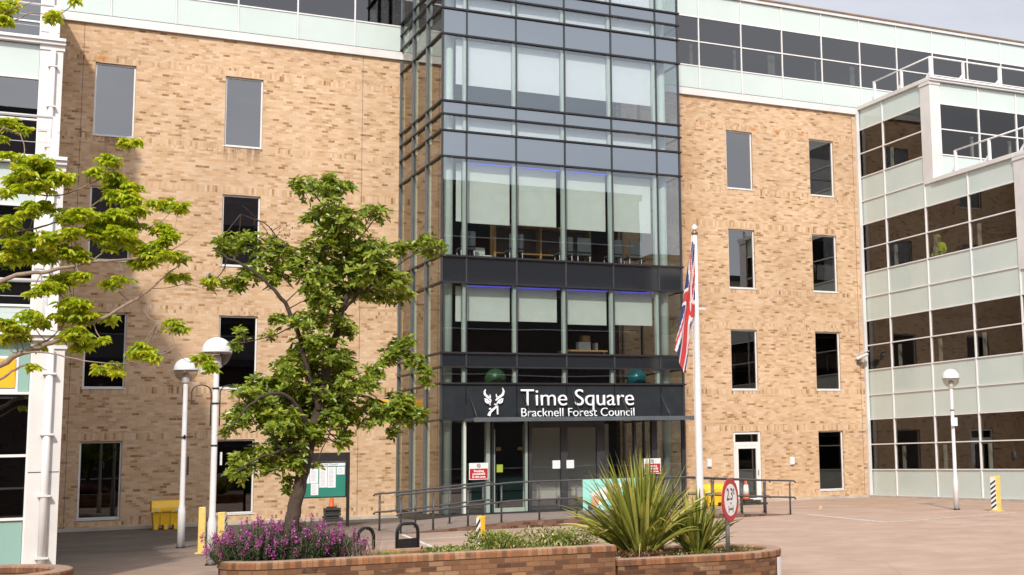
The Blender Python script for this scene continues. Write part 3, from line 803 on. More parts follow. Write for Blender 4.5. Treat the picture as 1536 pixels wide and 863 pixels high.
railing('dark grey railing on the left inner side of the ramp, behind the long one',9.85,12.75,-7.6,zt,[9.9,10.82,11.72,12.62])
railing('dark grey railing on the right inner side of the ramp, beside the yellow bin',18.1,21.2,-7.7,zt,[18.2,19.45,20.35,21.12])
bn=thing('banner','turquoise banner with a pale brush shape tied to the ramp railing behind the flax leaves','banner',(15.5,-9.36,.75))
bm=MB(); n=10
for i in range(n):
    a,b_=14.72+1.75*i/n,14.72+1.75*(i+1)/n
    ya=-9.36+.012*math.sin(i*1.3); yb=-9.36+.012*math.sin((i+1)*1.3)
    bm.face([(a,ya,.36),(b_,yb,.36),(b_,yb,1.16),(a,ya,1.16)],smooth=True); bm.face([(a,ya+.006,1.16),(b_,yb+.006,1.16),(b_,yb+.006,.36),(a,ya+.006,.36)],smooth=True)
bm.build('cloth',M['banner'],bn)
def disc(mb,cx,cz,rx,rz,y0,y1,n=18,mi=0): mb.prism([(cx+rx*math.cos(2*PI*k/n),cz+rz*math.sin(2*PI*k/n)) for k in range(n)],1,y0,y1,mi)
q=MB(); q.prism([(14.9,.80),(15.6,1.02),(15.9,1.05),(15.7,.82),(15.3,.6),(15.15,.42),(14.95,.40),(15.02,.6)],1,-9.388,-9.378); q.build('white_shape',M['signwhite'],bn)
q=MB(); disc(q,15.05,.60,.11,.14,-9.396,-9.390); q.build('tan_shape',plain('tan_print',(.52,.30,.19),.5,var=0),bn)
q=MB(); disc(q,14.92,.45,.08,.07,-9.402,-9.398); q.build('dark_shape',plain('navy_print',(.05,.04,.08),.5,var=0),bn)

# ------------------------------------------------------------------ lamps
def lamp(label,x,y,zt_,extra=None,wide=.8,side_boxes=True):
    o=thing('street_lamp',label,'street lamp',(x,y,0),'white globe lamps on the forecourt')
    MB().lathe((x,y,0),[(.078,.03),(.078,wide),(.055,wide+.14),(.050,zt_-.36),(.046,zt_-.30)],18).build('pole',M['pole'],o)
    MB().lathe((x,y,0),[(.10,.0),(.10,.03)],18).build('base_ring',M['black'],o)
    c=zt_-.02
    MB().lathe((x,y,0),[(.05,c-.30),(.10,c-.27),(.085,c-.24),(.075,c-.10),(.04,c-.06)],18).build('lamp_holder',M['pole'],o)
    cap=[(.262*math.cos(t),c+.0+.262*math.sin(t)) for t in [i*PI/2/9 for i in range(10)]]
    cap=[(.262,c-.02)]+cap; cap[-1]=(.0005,c+.262)
    MB().lathe((x,y,0),[(.24,c-.02)]+cap,28).build('lamp_cap',M['pole'],o)
    bowl=[(.25*math.cos(t),c-.02-.25*math.sin(t)) for t in [i*PI/2*.86/8 for i in range(9)]][::-1]
    MB().lathe((x,y,0),bowl,28).build('lamp_bowl',M['clear'],o)
    return o
l1=lamp('white globe lamp beside the yellow grit bin, the shorter looking of the left pair',4.88,-10.62,3.86)
l2=lamp('white globe lamp with black basket hooks, nearer of the left pair, by the flower bed',4.76,-16.44,3.80,wide=.72)
l3=lamp('white globe lamp with a small notice, standing before the right glazed wing',25.45,-11.15,3.78)
b_=MB(); b_.box(4.70,5.06,-10.69,-10.67,2.36,2.385); b_.box(4.86,4.9,-10.69,-10.55,2.33,2.42); b_.build('band',M['black'],l1)
MB().box(4.955,4.99,-10.66,-10.6,1.55,1.95).build('cable_box',M['black'],l1)
MB().box(4.84,4.88,-16.53,-16.50,0,0).build('tag_plate',M['pole'],l2) if False else None
for z in (2.1,2.85,3.12): MB().lathe((4.76,-16.44,0),[(.062,z-.015),(.062,z+.015)],14).build('band',M['black'],l2)
for s in (-1,1):
    pts=[(4.76+s*.075,-16.44,1.9+.0),(4.76+s*.075,-16.44,2.95)]
    pts=[(4.76+s*.075,-16.44,2.45),(4.76+s*.075,-16.44,3.02)]
    for i in range(9):
        t=PI*i/8; pts.append((4.76+s*(.075+.165*(1-math.cos(t))),-16.44,3.05+.13*math.sin(t)))
    pts.append((4.76+s*.40,-16.44,2.86))
    pts.append((4.76+s*.43,-16.44,2.84))
    MB().tube(pts,.012,6).build('basket_hook',M['black'],l2)
MB().box(4.86,4.89,-16.5,-16.44,1.75,1.98).build('cable_box',M['pole'],l2)
MB().box(25.3,25.52,-11.28,-11.26,2.38,2.62).build('notice_plate',M['signwhite'],l3)
MB().lathe((25.45,-11.15,0),[(.06,2.82),(.06,2.85)],12).build('band',M['black'],l3)

# ------------------------------------------------------------------ flagpole and flag
FY=-20.5
fp=thing('flagpole','tall white tapered flagpole with a brass finial behind the flax plants','flagpole',(12.42,FY,0))
MB().lathe((12.42,FY,0),[(.075,.0),(.07,1.2),(.055,4),(.042,5.72)],20).build('pole',M['pole'],fp)
MB().lathe((12.42,FY,0),[(.02,5.70),(.06,5.74),(.062,5.78),(.03,5.80)],16).build('collar',M['gold'],fp)
MB().lathe((12.42,FY,0),[(.02,5.80),(.05,5.825),(.052,5.87),(.02,5.91),(.001,5.93)],16).build('finial',M['white'],fp)
c_=MB(); c_.box(12.36,12.60,FY-.03,FY+.03,4.35,4.38); c_.box(12.29,12.35,FY-.02,FY+.03,4.05,4.5); c_.build('cleat',M['pole'],fp)
MB().tube([(12.35,FY-.02,5.7),(12.33,FY-.02,3.5),(12.345,FY-.02,1.0)],.006,5).build('halyard',M['white'],fp)
fl=MB()
def union(u,v):   # u 0..1 along the fly, v 0..1 up the hoist; 0 blue 1 white 2 red
    x=(u-.5)*2; y=(v-.5)
    ax,ay=abs(x),abs(y)
    if ax<.10*1.0 or ay<.10: 
        return 2 if (ax<.10 or ay<.10) else 1
    if ax<.167 or ay<.167: return 1
    d=abs(ay*2-ax)/math.sqrt(5)*1.0
    s=(ay*2-ax)
    if d<.10:
        pin=(x*y>0)
        if pin: return 2 if (-.15<s<.02) else 1
        return 2 if (-.02<s<.15) else 1
    return 0
NU,NV=60,44
def lerp_tab(tab,t):
    for i in range(len(tab)-1):
        if t<=tab[i+1][0]:
            k=(t-tab[i][0])/(tab[i+1][0]-tab[i][0]); return tab[i][1]+(tab[i+1][1]-tab[i][1])*k
    return tab[-1][1]
FX=lambda u,v: P(u,v,FY-.05)
def flagpt(u,v):
    # limp flag: hoist at the top of the pole, cloth falling in two folded lobes
    vl=lerp_tab([(0,362),(1,530)],u)+0; vr=lerp_tab([(0,366),(1,562)],u); row=vl+(vr-vl)*min(1,v*1.5)**2
    L_=lerp_tab([(0,1038.5),(.2,1033),(.45,1026.5),(.7,1021),(1,1013)],u)
    R_=lerp_tab([(0,1042),(.2,1042),(.5,1043),(.62,1037),(.85,1035),(1,1030)],u)
    w_=v+.10*math.sin(v*9+u*4)*min(1,u*2)
    p=FX(L_+(R_-L_)*w_, row+4*math.sin(v*7+u*5)*min(1,u*2))
    p.y+=.055*math.sin(v*12+u*3)*min(1,u*3+.2)
    return p
for i in range(NU):
    for j in range(NV):
        q=[flagpt(i/NU,j/NV),flagpt((i+1)/NU,j/NV),flagpt((i+1)/NU,(j+1)/NV),flagpt(i/NU,(j+1)/NV)]
        fl.face(q,mi=union((i+.5)/NU,(j+.5)/NV),smooth=True)
fo=fl.build('union_flag',[M['flagblue'],M['flagwhite'],M['flagred']])
sm=fo.modifiers.new('thickness','SOLIDIFY'); sm.thickness=.003
tag(fo,'limp red, white and blue union flag hanging down the white flagpole','flag')

# ------------------------------------------------------------------ brick planters
def arc(cx,cy,r,a0,a1,n): return [(cx+r*math.cos(R(a0+(a1-a0)*i/n)),cy+r*math.sin(R(a0+(a1-a0)*i/n))) for i in range(n+1)]
def offset(loop,d):
    out=[]; n=len(loop)
    for i in range(n):
        p0,p,p1=Vector(loop[i-1]),Vector(loop[i]),Vector(loop[(i+1)%n])
        a=(p-p0).normalized(); b_=(p1-p).normalized(); t=(a+b_).normalized(); nn=Vector((-t.y,t.x))
        c=max(.5,nn.dot(Vector((-a.y,a.x)))); out.append(tuple(p+nn*d/c))
    return out
def planter(label,loop,zt_,name='brick_planter'):
    """loop is counter-clockwise; wall .23 thick, bullnosed brick-on-edge coping"""
    cx=sum(p[0] for p in loop)/len(loop); cy=sum(p[1] for p in loop)/len(loop)
    o=thing(name,label,'planter',(cx,cy,0))
    inn=offset(loop,.22)
    def ring(mb,outer,inner,z0,z1,top=True,rnd_=False):
        L=0; n=len(outer)
        for i in range(n):
            j=(i+1)%n; a,b_=outer[i],outer[j]; c,d=inner[j],inner[i]
            l=(Vector(b_)-Vector(a)).length
            mb.face([(*a,z0),(*b_,z0),(*b_,z1),(*a,z1)],[(L,z0),(L+l,z0),(L+l,z1),(L,z1)])
            mb.face([(*c,z0),(*d,z0),(*d,z1),(*c,z1)],[(L+l,z0),(L,z0),(L,z1),(L+l,z1)])
            if top: mb.face([(*a,z1),(*b_,z1),(*c,z1),(*d,z1)],[(L,z1),(L+l,z1),(L+l,z1+.2),(L,z1+.2)])
            L+=l
    w=MB(); ring(w,offset(loop,.012),offset(inn,-.012),-.02,zt_-.092,True); w.build('brick_wall',M['brick_red'],o)
    c=MB(); n=len(loop); L=0
    prof=[(.0,-.092),(.0,-.035),(.010,-.014),(.03,-.003),(.06,0.0),(.16,0.0),(.20,-.006),(.22,-.03),(.22,-.092)]
    rings=[[(*p,zt_+dz) for p in offset(loop,d)] for d,dz in prof]
    for i in range(n):
        j=(i+1)%n; l=(Vector(loop[j])-Vector(loop[i])).length; v=0
        for k in range(len(prof)-1):
            dv=math.hypot(prof[k+1][0]-prof[k][0],prof[k+1][1]-prof[k][1])
            c.face([rings[k][i],rings[k][j],rings[k+1][j],rings[k+1][i]],[(L,.02+v),(L+l,.02+v),(L+l,.02+v+dv),(L,.02+v+dv)],smooth=True); v+=dv
        L+=l
    c.build('coping',M['coping'],o)
    s=MB()
    cc=Vector((cx,cy,zt_-.07)); 
    for i in range(n):
        j=(i+1)%n; s.face([(*inn[i],zt_-.10),(*inn[j],zt_-.10),tuple(cc)])
    s.build('soil',M['soil'],o)
    return o
# long bed: rounded left end, front line running right
c1x,c1y,r1=4.50,-24.40,.68
loop1=arc(c1x,c1y,r1,90,270,22)[::1]           # from the back over the left to the front
loop1=[(x,y) for x,y in loop1]
loop1+= [(5.3,-25.12),(6.0,-25.17),(6.9,-25.28),(7.8,-25.38),(8.62,-25.47),(8.62,-24.8),(8.62,-24.2),(7.5,-24.05),(6.3,-23.9),(5.4,-23.8)]
planter('long red brick planter holding the tree and the purple flowers, with a rounded left end',loop1,.60)
c2=[(8.66,-25.40),(9.4,-25.50),(10.2,-25.62)]
c2+=arc(10.42,-24.55,1.08,-82,80,18)+[(9.6,-23.46),(8.66,-23.44)]
pl2=planter('lower red brick planter holding the flax plants and the weight limit sign, rounded right end',c2,.40)
# white painted end face below the coping
wp=MB(); a=arc(10.42,-24.55,1.078,-50,-24,8)
for i in range(8):
    wp.face([(*a[i],-.01),(*a[i+1],-.01),(*a[i+1],.285),(*a[i],.285)])
wp.build('white_painted_end',M['signwhite'],pl2)
planter('round red brick planter at the bottom left corner of the photo',arc(1.02,-24.0,1.25,0,345,26),.60)

# ------------------------------------------------------------------ plants
def rv(): return Vector((rnd.gauss(0,1),rnd.gauss(0,1),rnd.gauss(0,1))).normalized()
def leaf(mb,p,d,up,L,W,fold=.25,droop=.15,mi=0):
    d=d.normalized(); s=d.cross(up)
    if s.length<1e-3: s=d.cross(Vector((1,0,0)))
    s.normalize(); n=s.cross(d).normalized()
    a=p+d*L*.38+n*L*.03; t=p+d*L-n*L*droop
    l1=p+d*L*.30+s*W*.42+n*W*fold; l2=p+d*L*.72+s*W*.40+n*(W*fold-L*droop*.5)
    r1_=p+d*L*.30-s*W*.42+n*W*fold; r2_=p+d*L*.72-s*W*.40+n*(W*fold-L*droop*.5)
    b=len(mb.v); mb.v+=[tuple(p),tuple(l1),tuple(l2),tuple(t),tuple(r2_),tuple(r1_)]
    mb.f+=[[b,b+3,b+2,b+1],[b,b+5,b+4,b+3]]; mb.uv+=[[(0,0)]*4]*2; mb.mi+=[mi,mi]; mb.sm+=[False,False]
def whorl(mb,p,ax,n,L,W,elev=.35,droop=.2,mi=0):
    ax=ax.normalized(); a=ax.orthogonal().normalized(); b_=ax.cross(a); t0=rnd.random()*6.28
    for i in range(n):
        t=t0+2*PI*(i+rnd.uniform(-.25,.25))/n; el=elev+rnd.uniform(-.25,.25)
        d=(a*math.cos(t)+b_*math.sin(t))*math.cos(el)+ax*math.sin(el)
        l=L*rnd.uniform(.55,1.2)
        leaf(mb,p+d*.008,d,ax,l,W*rnd.uniform(.8,1.15),droop=droop*rnd.uniform(.3,1.5),mi=mi)
def nearest(sk,p):
    return min(sk,key=lambda q:(q-p).length)
def interp(pts,n):
    out=[]
    for i in range(len(pts)-1):
        for k in range(n): out.append(pts[i].lerp(pts[i+1],k/n))
    return out+[pts[-1]]
def smooth(pts,it=2):
    pts=[Vector(p) for p in pts]
    for _ in range(it):
        o=[pts[0]]
        for i in range(len(pts)-1): o+=[pts[i].lerp(pts[i+1],.25),pts[i].lerp(pts[i+1],.75)]
        pts=o+[pts[-1]]
    return pts
def limb(mb,pts,r0_,r1_,n=8):
    pts=smooth(pts); k=len(pts)
    pts=[p+Vector((rnd.uniform(-1,1),rnd.uniform(-1,1),rnd.uniform(-1,1)))*min(.012,r0_*.3) if 0<i<k-1 else p for i,p in enumerate(pts)]
    mb.tube(pts,[r0_+(r1_-r0_)*(i/(k-1))**.8 for i in range(k)],n)
    return pts

def join(a,b_):
    n=len(a.v); a.v+=b_.v; a.f+=[[i+n for i in f] for f in b_.f]; a.uv+=b_.uv; a.mi+=b_.mi; a.sm+=b_.sm
# middle tree -------------------------------------------------------
TYm=-24.45
def C5(x,y,r): return (300+x/2.1575,240+y/2.1575,r/2.1575)
def C4(x,y,r): return (300+x/2.8775,563+y/2.8775,r/2.8775)
cl=[C5(*c) for c in [(335,95,42),(430,100,45),(480,85,18),(420,70,25),(570,180,36),(545,165,18),(360,190,28),(430,180,50),(470,210,52),(100,280,42),(160,265,38),(62,268,18),(38,398,22),(110,405,28),(160,380,36),(240,300,46),(215,340,46),(250,390,36),(320,330,50),(390,290,46),(440,250,56),(500,300,56),(560,300,52),(540,360,56),(480,350,56),(420,350,56),(370,390,46),(600,360,42),(640,400,40),(650,440,32),(590,430,42),(520,430,54),(450,430,50),(390,450,46),(630,290,28),(680,290,23),(730,262,22),(772,280,20),(740,292,25),(700,275,15),(250,520,28),(220,575,15),(330,530,40),(400,510,44),(460,530,30),(480,560,20),(130,560,15),(118,600,15),(140,580,10),(380,590,42),(340,610,44),(420,630,50),(330,670,54),(400,690,54),(460,660,44),(280,680,46),(260,730,54),(200,740,46),(160,770,42),(130,820,36),(220,800,54),(300,760,54),(370,760,54),(440,740,50),(500,730,46),(550,720,34),(560,690,30),(610,640,34),(640,610,30),(675,590,22),(690,650,30),(722,690,24),(730,720,16),(640,790,40),(700,820,30),(620,830,36),(560,830,46),(480,820,50),(400,830,54),(330,840,50),(260,840,40)]]
cl+=[C4(*c) for c in [(150,230,28),(180,190,46),(118,250,18),(250,140,60),(350,200,60),(300,220,45),(440,200,60),(520,130,60),(600,110,52),(560,190,52),(640,190,34),(740,130,26),(800,180,36),(850,150,44),(880,180,44),(940,180,34),(840,240,20),(838,262,12),(900,110,18),(620,280,30),(610,300,26),(640,255,18),(520,290,24),(300,340,44),(240,340,36),(180,370,38),(150,425,26),(180,440,24),(200,400,34),(300,420,26),(290,385,32),(320,365,36),(380,320,44),(420,360,34),(395,400,32),(430,300,40),(480,250,40),(380,450,20),(378,490,18),(372,512,12),(500,402,16),(345,300,34),(400,250,44)]]
tr=thing('broadleaf_tree','bushy mid green tree with a leaning trunk growing out of the brick planter','tree',P(437,800,TYm))
tb=MB(); Y=TYm; sk=[]
def PT(u,v,dy=0): return P(u,v,TYm+dy)
trunkp=[PT(434,812),PT(438,785),PT(446,744),PT(456,702),PT(467,655),PT(478,610,.05),PT(490,560,.05),PT(503,505,.05),PT(512,468),PT(528,425,-.05),PT(520,380),PT(500,330),PT(488,290)]
sk+=limb(tb,trunkp,.105,.014,12)
def br(pts,r0_,r1_): 
    global sk
    sk+=limb(tb,pts,r0_,r1_,7)
br([PT(478,615),PT(462,560,-.1),PT(444,486,-.2),PT(425,450,-.25),PT(402,425,-.3),PT(370,400,-.3),PT(342,388,-.3),PT(325,378,-.3)],.042,.009)
br([PT(467,655),PT(450,615,-.15),PT(430,590,-.25),PT(400,590,-.35),PT(370,610,-.4),PT(350,640,-.4)],.04,.008)
br([PT(460,690),PT(440,670,-.2),PT(410,680,-.3),PT(380,690,-.35),PT(355,710,-.4)],.025,.006)
br([PT(475,630),PT(500,600,.2),PT(530,590,.3),PT(565,600,.3),PT(600,612,.3),PT(630,625,.3)],.035,.008)
br([PT(500,600,.1),PT(540,570,.2),PT(580,545,.2),PT(612,520,.2),PT(630,545,.2),PT(640,572,.2)],.022,.006)
br([PT(512,468),PT(540,440,-.2),PT(560,402,-.25),PT(585,370,-.25)],.03,.008)
br([PT(545,440,-.1),PT(570,415,-.2),PT(597,397,-.2),PT(624,379,-.2),PT(657,370,-.2)],.02,.006)
br([PT(520,380),PT(545,350,.1),PT(565,325,.15)],.018,.005)
br([PT(505,340),PT(480,300,.1),PT(462,285,.1),PT(455,272,.1)],.016,.005)
br([PT(444,486,-.2),PT(420,500,-.3),PT(395,508,-.3),PT(360,515,-.3)],.012,.004)
br([PT(510,480),PT(470,430,.15),PT(440,400,.2),PT(423,365,.2),PT(400,335,.2),PT(379,328,.2),PT(361,322,.2)],.016,.003)
br([PT(402,350,.2),PT(392,335,.2),PT(364,308,.2)],.006,.002)
br([PT(462,665),PT(485,650,.2),PT(515,655,.3),PT(525,672,.3)],.016,.004)
br([PT(480,610),PT(500,640,-.3),PT(480,680,-.3),PT(475,700,-.3)],.014,.004)
lf=MB(); tw_=MB()
for (u,v,r) in cl:
    sc=1/PXM(TYm,5.7)
    R_=r*sc
    dy=rnd.uniform(-.45,.5) if r>18 else rnd.uniform(-.15,.2)
    c=PT(u,v,dy)
    q=nearest(sk,c)
    mid=(q+c)/2+rv()*.05
    tw_.tube(smooth([q,mid,c],1),[.009,.008,.007,.006,.005,.004][:len(smooth([q,mid,c],1))],5)
    nwh=int(max(4,58*(R_/.2)**1.7))
    for _ in range(nwh):
        d=rv(); rr=R_*1.28*rnd.random()**.55
        p=c+Vector((d.x*rr,d.y*rr*1.15,d.z*rr*.8))
        ax=(Vector((0,-.15,1))+d*.9+rv()*.35)
        whorl(lf,p,ax,rnd.randint(5,7),.084,.044,elev=.45,droop=.12)
        if rnd.random()<.5: tw_.tube([c.lerp(p,.2),p],[.004,.002],4,caps=False)
join(tb,tw_); tb.build('trunk',M['bark'],tr)
lf.build('crown',M['leaf_mid'],tr)
dr=MB()
for _ in range(60):
    p=PT(rnd.gauss(425,14),rnd.gauss(350,11),.2); leaf(dr,p,rv(),Vector((0,0,1)),.03,.018)
for _ in range(26):
    p=PT(rnd.gauss(410,14),rnd.gauss(345,9),.2); q=nearest(sk,p); dr.tube([q,p],[.003,.001],4,caps=False)
dr.build('dry_twigs',M['leaf_dry'],tr)

# left tree ----------------------------------------------------------
TYl=-24.6
def C2(x,y,r): return (x/2.8775,280+y/2.8775,r/2.8775)
def C1(x,y,r): return (x/2.8775,y/2.8775,r/2.8775)
cl=[C2(*c) for c in [(30,20,30),(130,100,46),(40,150,44),(30,190,30),(200,90,44),(290,130,44),(350,120,44),(300,200,44),(210,230,54),(120,230,46),(60,240,44),(50,300,44),(130,310,44),(210,300,54),(280,280,46),(330,300,46),(390,200,44),(440,140,54),(480,170,54),(530,120,46),(560,60,44),(590,100,44),(500,40,42),(520,200,54),(560,170,46),(480,240,54),(560,250,46),(620,280,44),(660,70,26),(720,80,42),(780,90,32),(700,180,42),(730,210,36),(700,240,42),(650,310,44),(720,290,42),(780,310,32),(610,330,40),(480,420,40),(530,400,32),(290,400,42),(350,390,28),(240,410,36),(200,440,44),(250,440,36),(150,460,22),(740,395,28),(790,390,22),(910,410,22),(290,500,36),(330,520,54),(350,560,54),(270,560,44),(130,560,44),(180,590,36),(60,610,44),(20,590,36),(20,660,26),(80,650,34),(170,690,26),(330,640,52),(370,670,44),(290,650,36),(440,660,26),(350,700,32),(470,570,34),(610,700,44),(660,730,34),(590,720,38),(440,790,30),(490,780,34),(505,810,22),(750,590,30),(780,612,22),(740,620,16),(870,740,32),(900,770,26),(920,790,20),(140,780,18),(10,430,14)]]
cl+=[C1(*c) for c in [(20,40,36),(10,92,36),(50,20,24),(215,75,34),(235,60,20),(50,540,40),(95,560,24),(20,520,20),(555,620,34),(590,610,16),(470,690,42),(415,745,34),(490,760,36),(40,670,24),(100,685,26),(160,700,52),(100,745,46),(190,740,52),(240,760,40),(285,770,38),(60,785,46),(120,805,50),(200,790,50),(500,795,46),(560,820,46),(330,2,10),(10,600,14)]]
tl=thing('spring_tree','tree with bright yellow-green young leaves reaching in from the left edge','tree',(.55,TYl,.5))
tb=MB(); sk=[]
def PL(u,v,dy=0): return P(u,v,TYl+dy)
base=Vector((.52,TYl+.1,.5))
limb(tb,[base,Vector((.50,TYl+.1,1.2)),Vector((.42,TYl+.1,2.2)),Vector((.35,TYl+.15,3.2)),Vector((.4,TYl+.1,4.6)),Vector((.5,TYl+.1,5.9))],.14,.04,12)
root_=Vector((.40,TYl+.12,2.4)); r2=Vector((.36,TYl+.15,3.2)); r3=Vector((.38,TYl+.12,4.2)); r4=Vector((.5,TYl+.1,5.6))
br([r2,PL(0,419,-.05),PL(40,410,-.1),PL(76,407,-.15),PL(118,397,-.2),PL(155,392,-.2),PL(191,389,-.2),PL(243,386,-.2),PL(270,388,-.2),PL(295,384,-.2)],.034,.004)
br([root_,PL(0,550,-.05),PL(28,530,-.1),PL(62,520,-.1),PL(100,503,-.1),PL(146,480,-.1),PL(195,455,-.1),PL(226,433,-.1),PL(245,415,-.1),PL(264,402,-.1)],.045,.006)
br([root_,PL(0,572),PL(20,555),PL(45,545),PL(62,550),PL(70,556)],.022,.004)
br([PL(28,530,-.1),PL(66,527,-.2),PL(100,536,-.3),PL(139,544,-.3),PL(181,547,-.3),PL(201,542,-.3)],.014,.003)
br([r2,PL(0,350,.1),PL(50,345,.1),PL(85,333,.1),PL(115,325,.1),PL(150,300,.1),PL(175,285,.1)],.018,.004)
br([r3,PL(0,290,.1),PL(45,290,.1),PL(87,297,.1),PL(132,278,.1),PL(167,261,.1),PL(191,236,.1),PL(195,218,.1)],.014,.003)
br([PL(215,440,-.1),PL(222,454,-.1),PL(215,470,-.1),PL(240,488,-.1),PL(257,497,-.1),PL(264,523,-.1),PL(275,540,-.1),PL(288,544,-.1),PL(305,545,-.1)],.009,.003)
br([PL(226,433,-.1),PL(255,432),PL(290,422),PL(306,419),PL(320,408),PL(333,398)],.006,.002)
br([PL(280,425),PL(310,435),PL(345,437)],.005,.002)
br([PL(243,386,-.2),PL(255,365,-.2),PL(262,345,-.2),PL(266,325,-.2)],.006,.002)
br([PL(250,380,-.2),PL(270,368,-.2),PL(290,355,-.2),PL(302,340,-.2)],.006,.0015)
br([PL(130,397,-.2),PL(160,375,-.1),PL(200,350,-.1),PL(240,335,-.1),PL(257,318,-.1)],.01,.003)
br([PL(60,520,-.1),PL(85,500),PL(100,480),PL(110,455)],.012,.003)
br([r4,PL(-20,40),PL(10,35),PL(30,28),PL(45,18),PL(70,22),PL(80,25)],.014,.004)
br([r3,PL(0,190),PL(15,195),PL(30,200)],.01,.004)
br([r4,PL(0,22),PL(20,12),PL(50,4),PL(60,-4)],.008,.003)
lf=MB(); tw_=MB()
for (u,v,r) in cl:
    sc=1/PXM(TYl,2.5); R_=r*sc
    c=PL(u,v,rnd.uniform(-.3,.3)); q=nearest(sk,c)
    mid=(q+c)/2+rv()*.04+Vector((0,0,-.02)); pts=smooth([q,mid,c],1)
    tw_.tube(pts,[.006]*len(pts),5)
    nwh=int(max(3,27*(R_/.12)**1.6))
    for _ in range(nwh):
        d=rv(); rr=R_*1.08*rnd.random()**.5
        p=c+Vector((d.x*rr,d.y*rr*1.4,d.z*rr*.66))
        whorl(lf,p,Vector((0,0,1))+rv()*.28,rnd.randint(6,8),.084,.046,elev=-.05,droop=.42)
        if rnd.random()<.6: tw_.tube([c.lerp(p,.15)-Vector((0,0,.01)),p],[.004,.002],4,caps=False)
join(tb,tw_); tb.build('trunk',M['paletwig'],tl); lf.build('crown',M['leaf_left'],tl)

# purple flowering bushes ----------------------------------------------
def wallflower(label,cx,cy,rad,h,nst,ndens):
    o=thing('wallflower_bush',label,'flowering plant',(cx,cy,.5),'purple flowering bushes in the long planter')
    g_=MB(); f_=MB()
    for i in range(nst):
        a=rnd.random()*6.28; rr=rad*math.sqrt(rnd.random()); bx,by=cx+rr*.8*math.cos(a),cy+rr*.7*math.sin(a)*.7
        lean=Vector((math.cos(a),math.sin(a)*.6,0))*rr*.45+rv()*.05
        H=h*rnd.uniform(.45,1.0)*(1-.35*(rr/rad)**2)
        p0=Vector((bx,by,.5)); p1=p0+lean*.5+Vector((0,0,H*.55)); p2=p0+lean+Vector((0,0,H))
        g_.tube([p0,p1,p2],[.006,.004,.0025],4,caps=False)
        for k in range(ndens):
            t=rnd.random()**.8*.82; p=p0.lerp(p2,t); d=rv()*.8+Vector((0,0,.5)); leaf(g_,p+rv()*.02,d,Vector((0,0,1)),.055,.011,droop=.1)
        if rnd.random()<.42:
            for k in range(rnd.randint(10,20)):
                t=rnd.random(); p=p2-Vector((0,0,.10*t))+rv()*.022*(1-.3*t)
                leaf(f_,p,rv()+Vector((0,0,.2)),Vector((0,0,1)),.024,.02,droop=0)
                leaf(f_,p,rv()+Vector((0,0,.2)),Vector((0,0,1)),.022,.02,droop=0)
    g_.build('foliage',M['sage'],o); f_.build('flowers',M['petal'],o)
    return o
def pxx(u): return P(u,820,-24.2).x
wallflower('purple flowering bush at the rounded end of the planter, nearest the lamp post',pxx(375),-24.4,.46,.62,200,34)
wallflower('purple flowering bush, the tallest one, right around the foot of the tree',pxx(440),-24.4,.48,.64,230,34)
wallflower('thinner purple flowering bush to the right of the tree, beside the hoop',pxx(500),-24.45,.30,.46,95,26)
for i in range(0): pass
dead=MB()
cx=pxx(532)
for i in range(60):
    a=rnd.random()*6.28; p0=Vector((cx+rnd.uniform(-.18,.2),-24.5+rnd.uniform(-.25,.25),.5)); d=Vector((math.cos(a)*.12,math.sin(a)*.1,rnd.uniform(.2,.42)))
    dead.tube([p0,p0+d*.6,p0+d],[.003,.002,.001],4,caps=False)
    if rnd.random()<.5: leaf(dead,p0+d,rv(),Vector((0,0,1)),.03,.012)
tag(dead.build('dry_grass_clump',M['paletwig']),'thin pale dry stems at the edge of the purple flowers','dry plant')

# tree-foot twisted ivy + ground cover
gc=MB()
for i in range(5200):
    u=rnd.uniform(0,1); x=6.35+2.2*u; y=rnd.uniform(-25.15,-24.15)
    hgt=.03+(.05 if x<6.95 else .20*(.55+.45*math.sin(x*7+y*3)))
    p=Vector((x,y,.50+rnd.random()*hgt*1.3)); leaf(gc,p,rv()+Vector((0,-.1,.6)),Vector((0,0,1)),rnd.uniform(.03,.075),rnd.uniform(.018,.03))
tag(gc.build('ground_cover',M['ivy']),'low variegated green ground cover filling the middle of the long planter','ground cover',kind='stuff')
def tuft(label,cx,cy,z,n,h,spread):
    mb=MB()
    for i in range(n):
        a=rnd.random()*6.28; s=rnd.random()*spread; p=Vector((cx+math.cos(a)*s*.4,cy+math.sin(a)*s*.4,z)); H=h*rnd.uniform(.5,1)
        d=Vector((math.cos(a)*s,math.sin(a)*s,H)); w=Vector((-math.sin(a),math.cos(a),0))*.006
        q1=p+d*.55+Vector((0,0,H*.1)); q2=p+d
        mb.face([p-w,p+w,q1+w*.8,q1-w*.8]); mb.face([q1-w*.8,q1+w*.8,q2])
    return tag(mb.build('grass_tuft',M['grass']),label,'grass tuft','green grass tufts in the long planter')
tuft('pale green grass tuft in front of the first black hoop and the panel hoop',P(580,822,-24.5).x,-24.5,.5,260,.12,.30)
tuft('bright grass tuft beside the yellow bollard in the long planter',P(752,810,-24.5).x,-24.5,.5,420,.34,.34)
tuft('bright grass tuft near the right end of the long planter',P(842,806,-24.5).x,-24.5,.5,380,.30,.24)

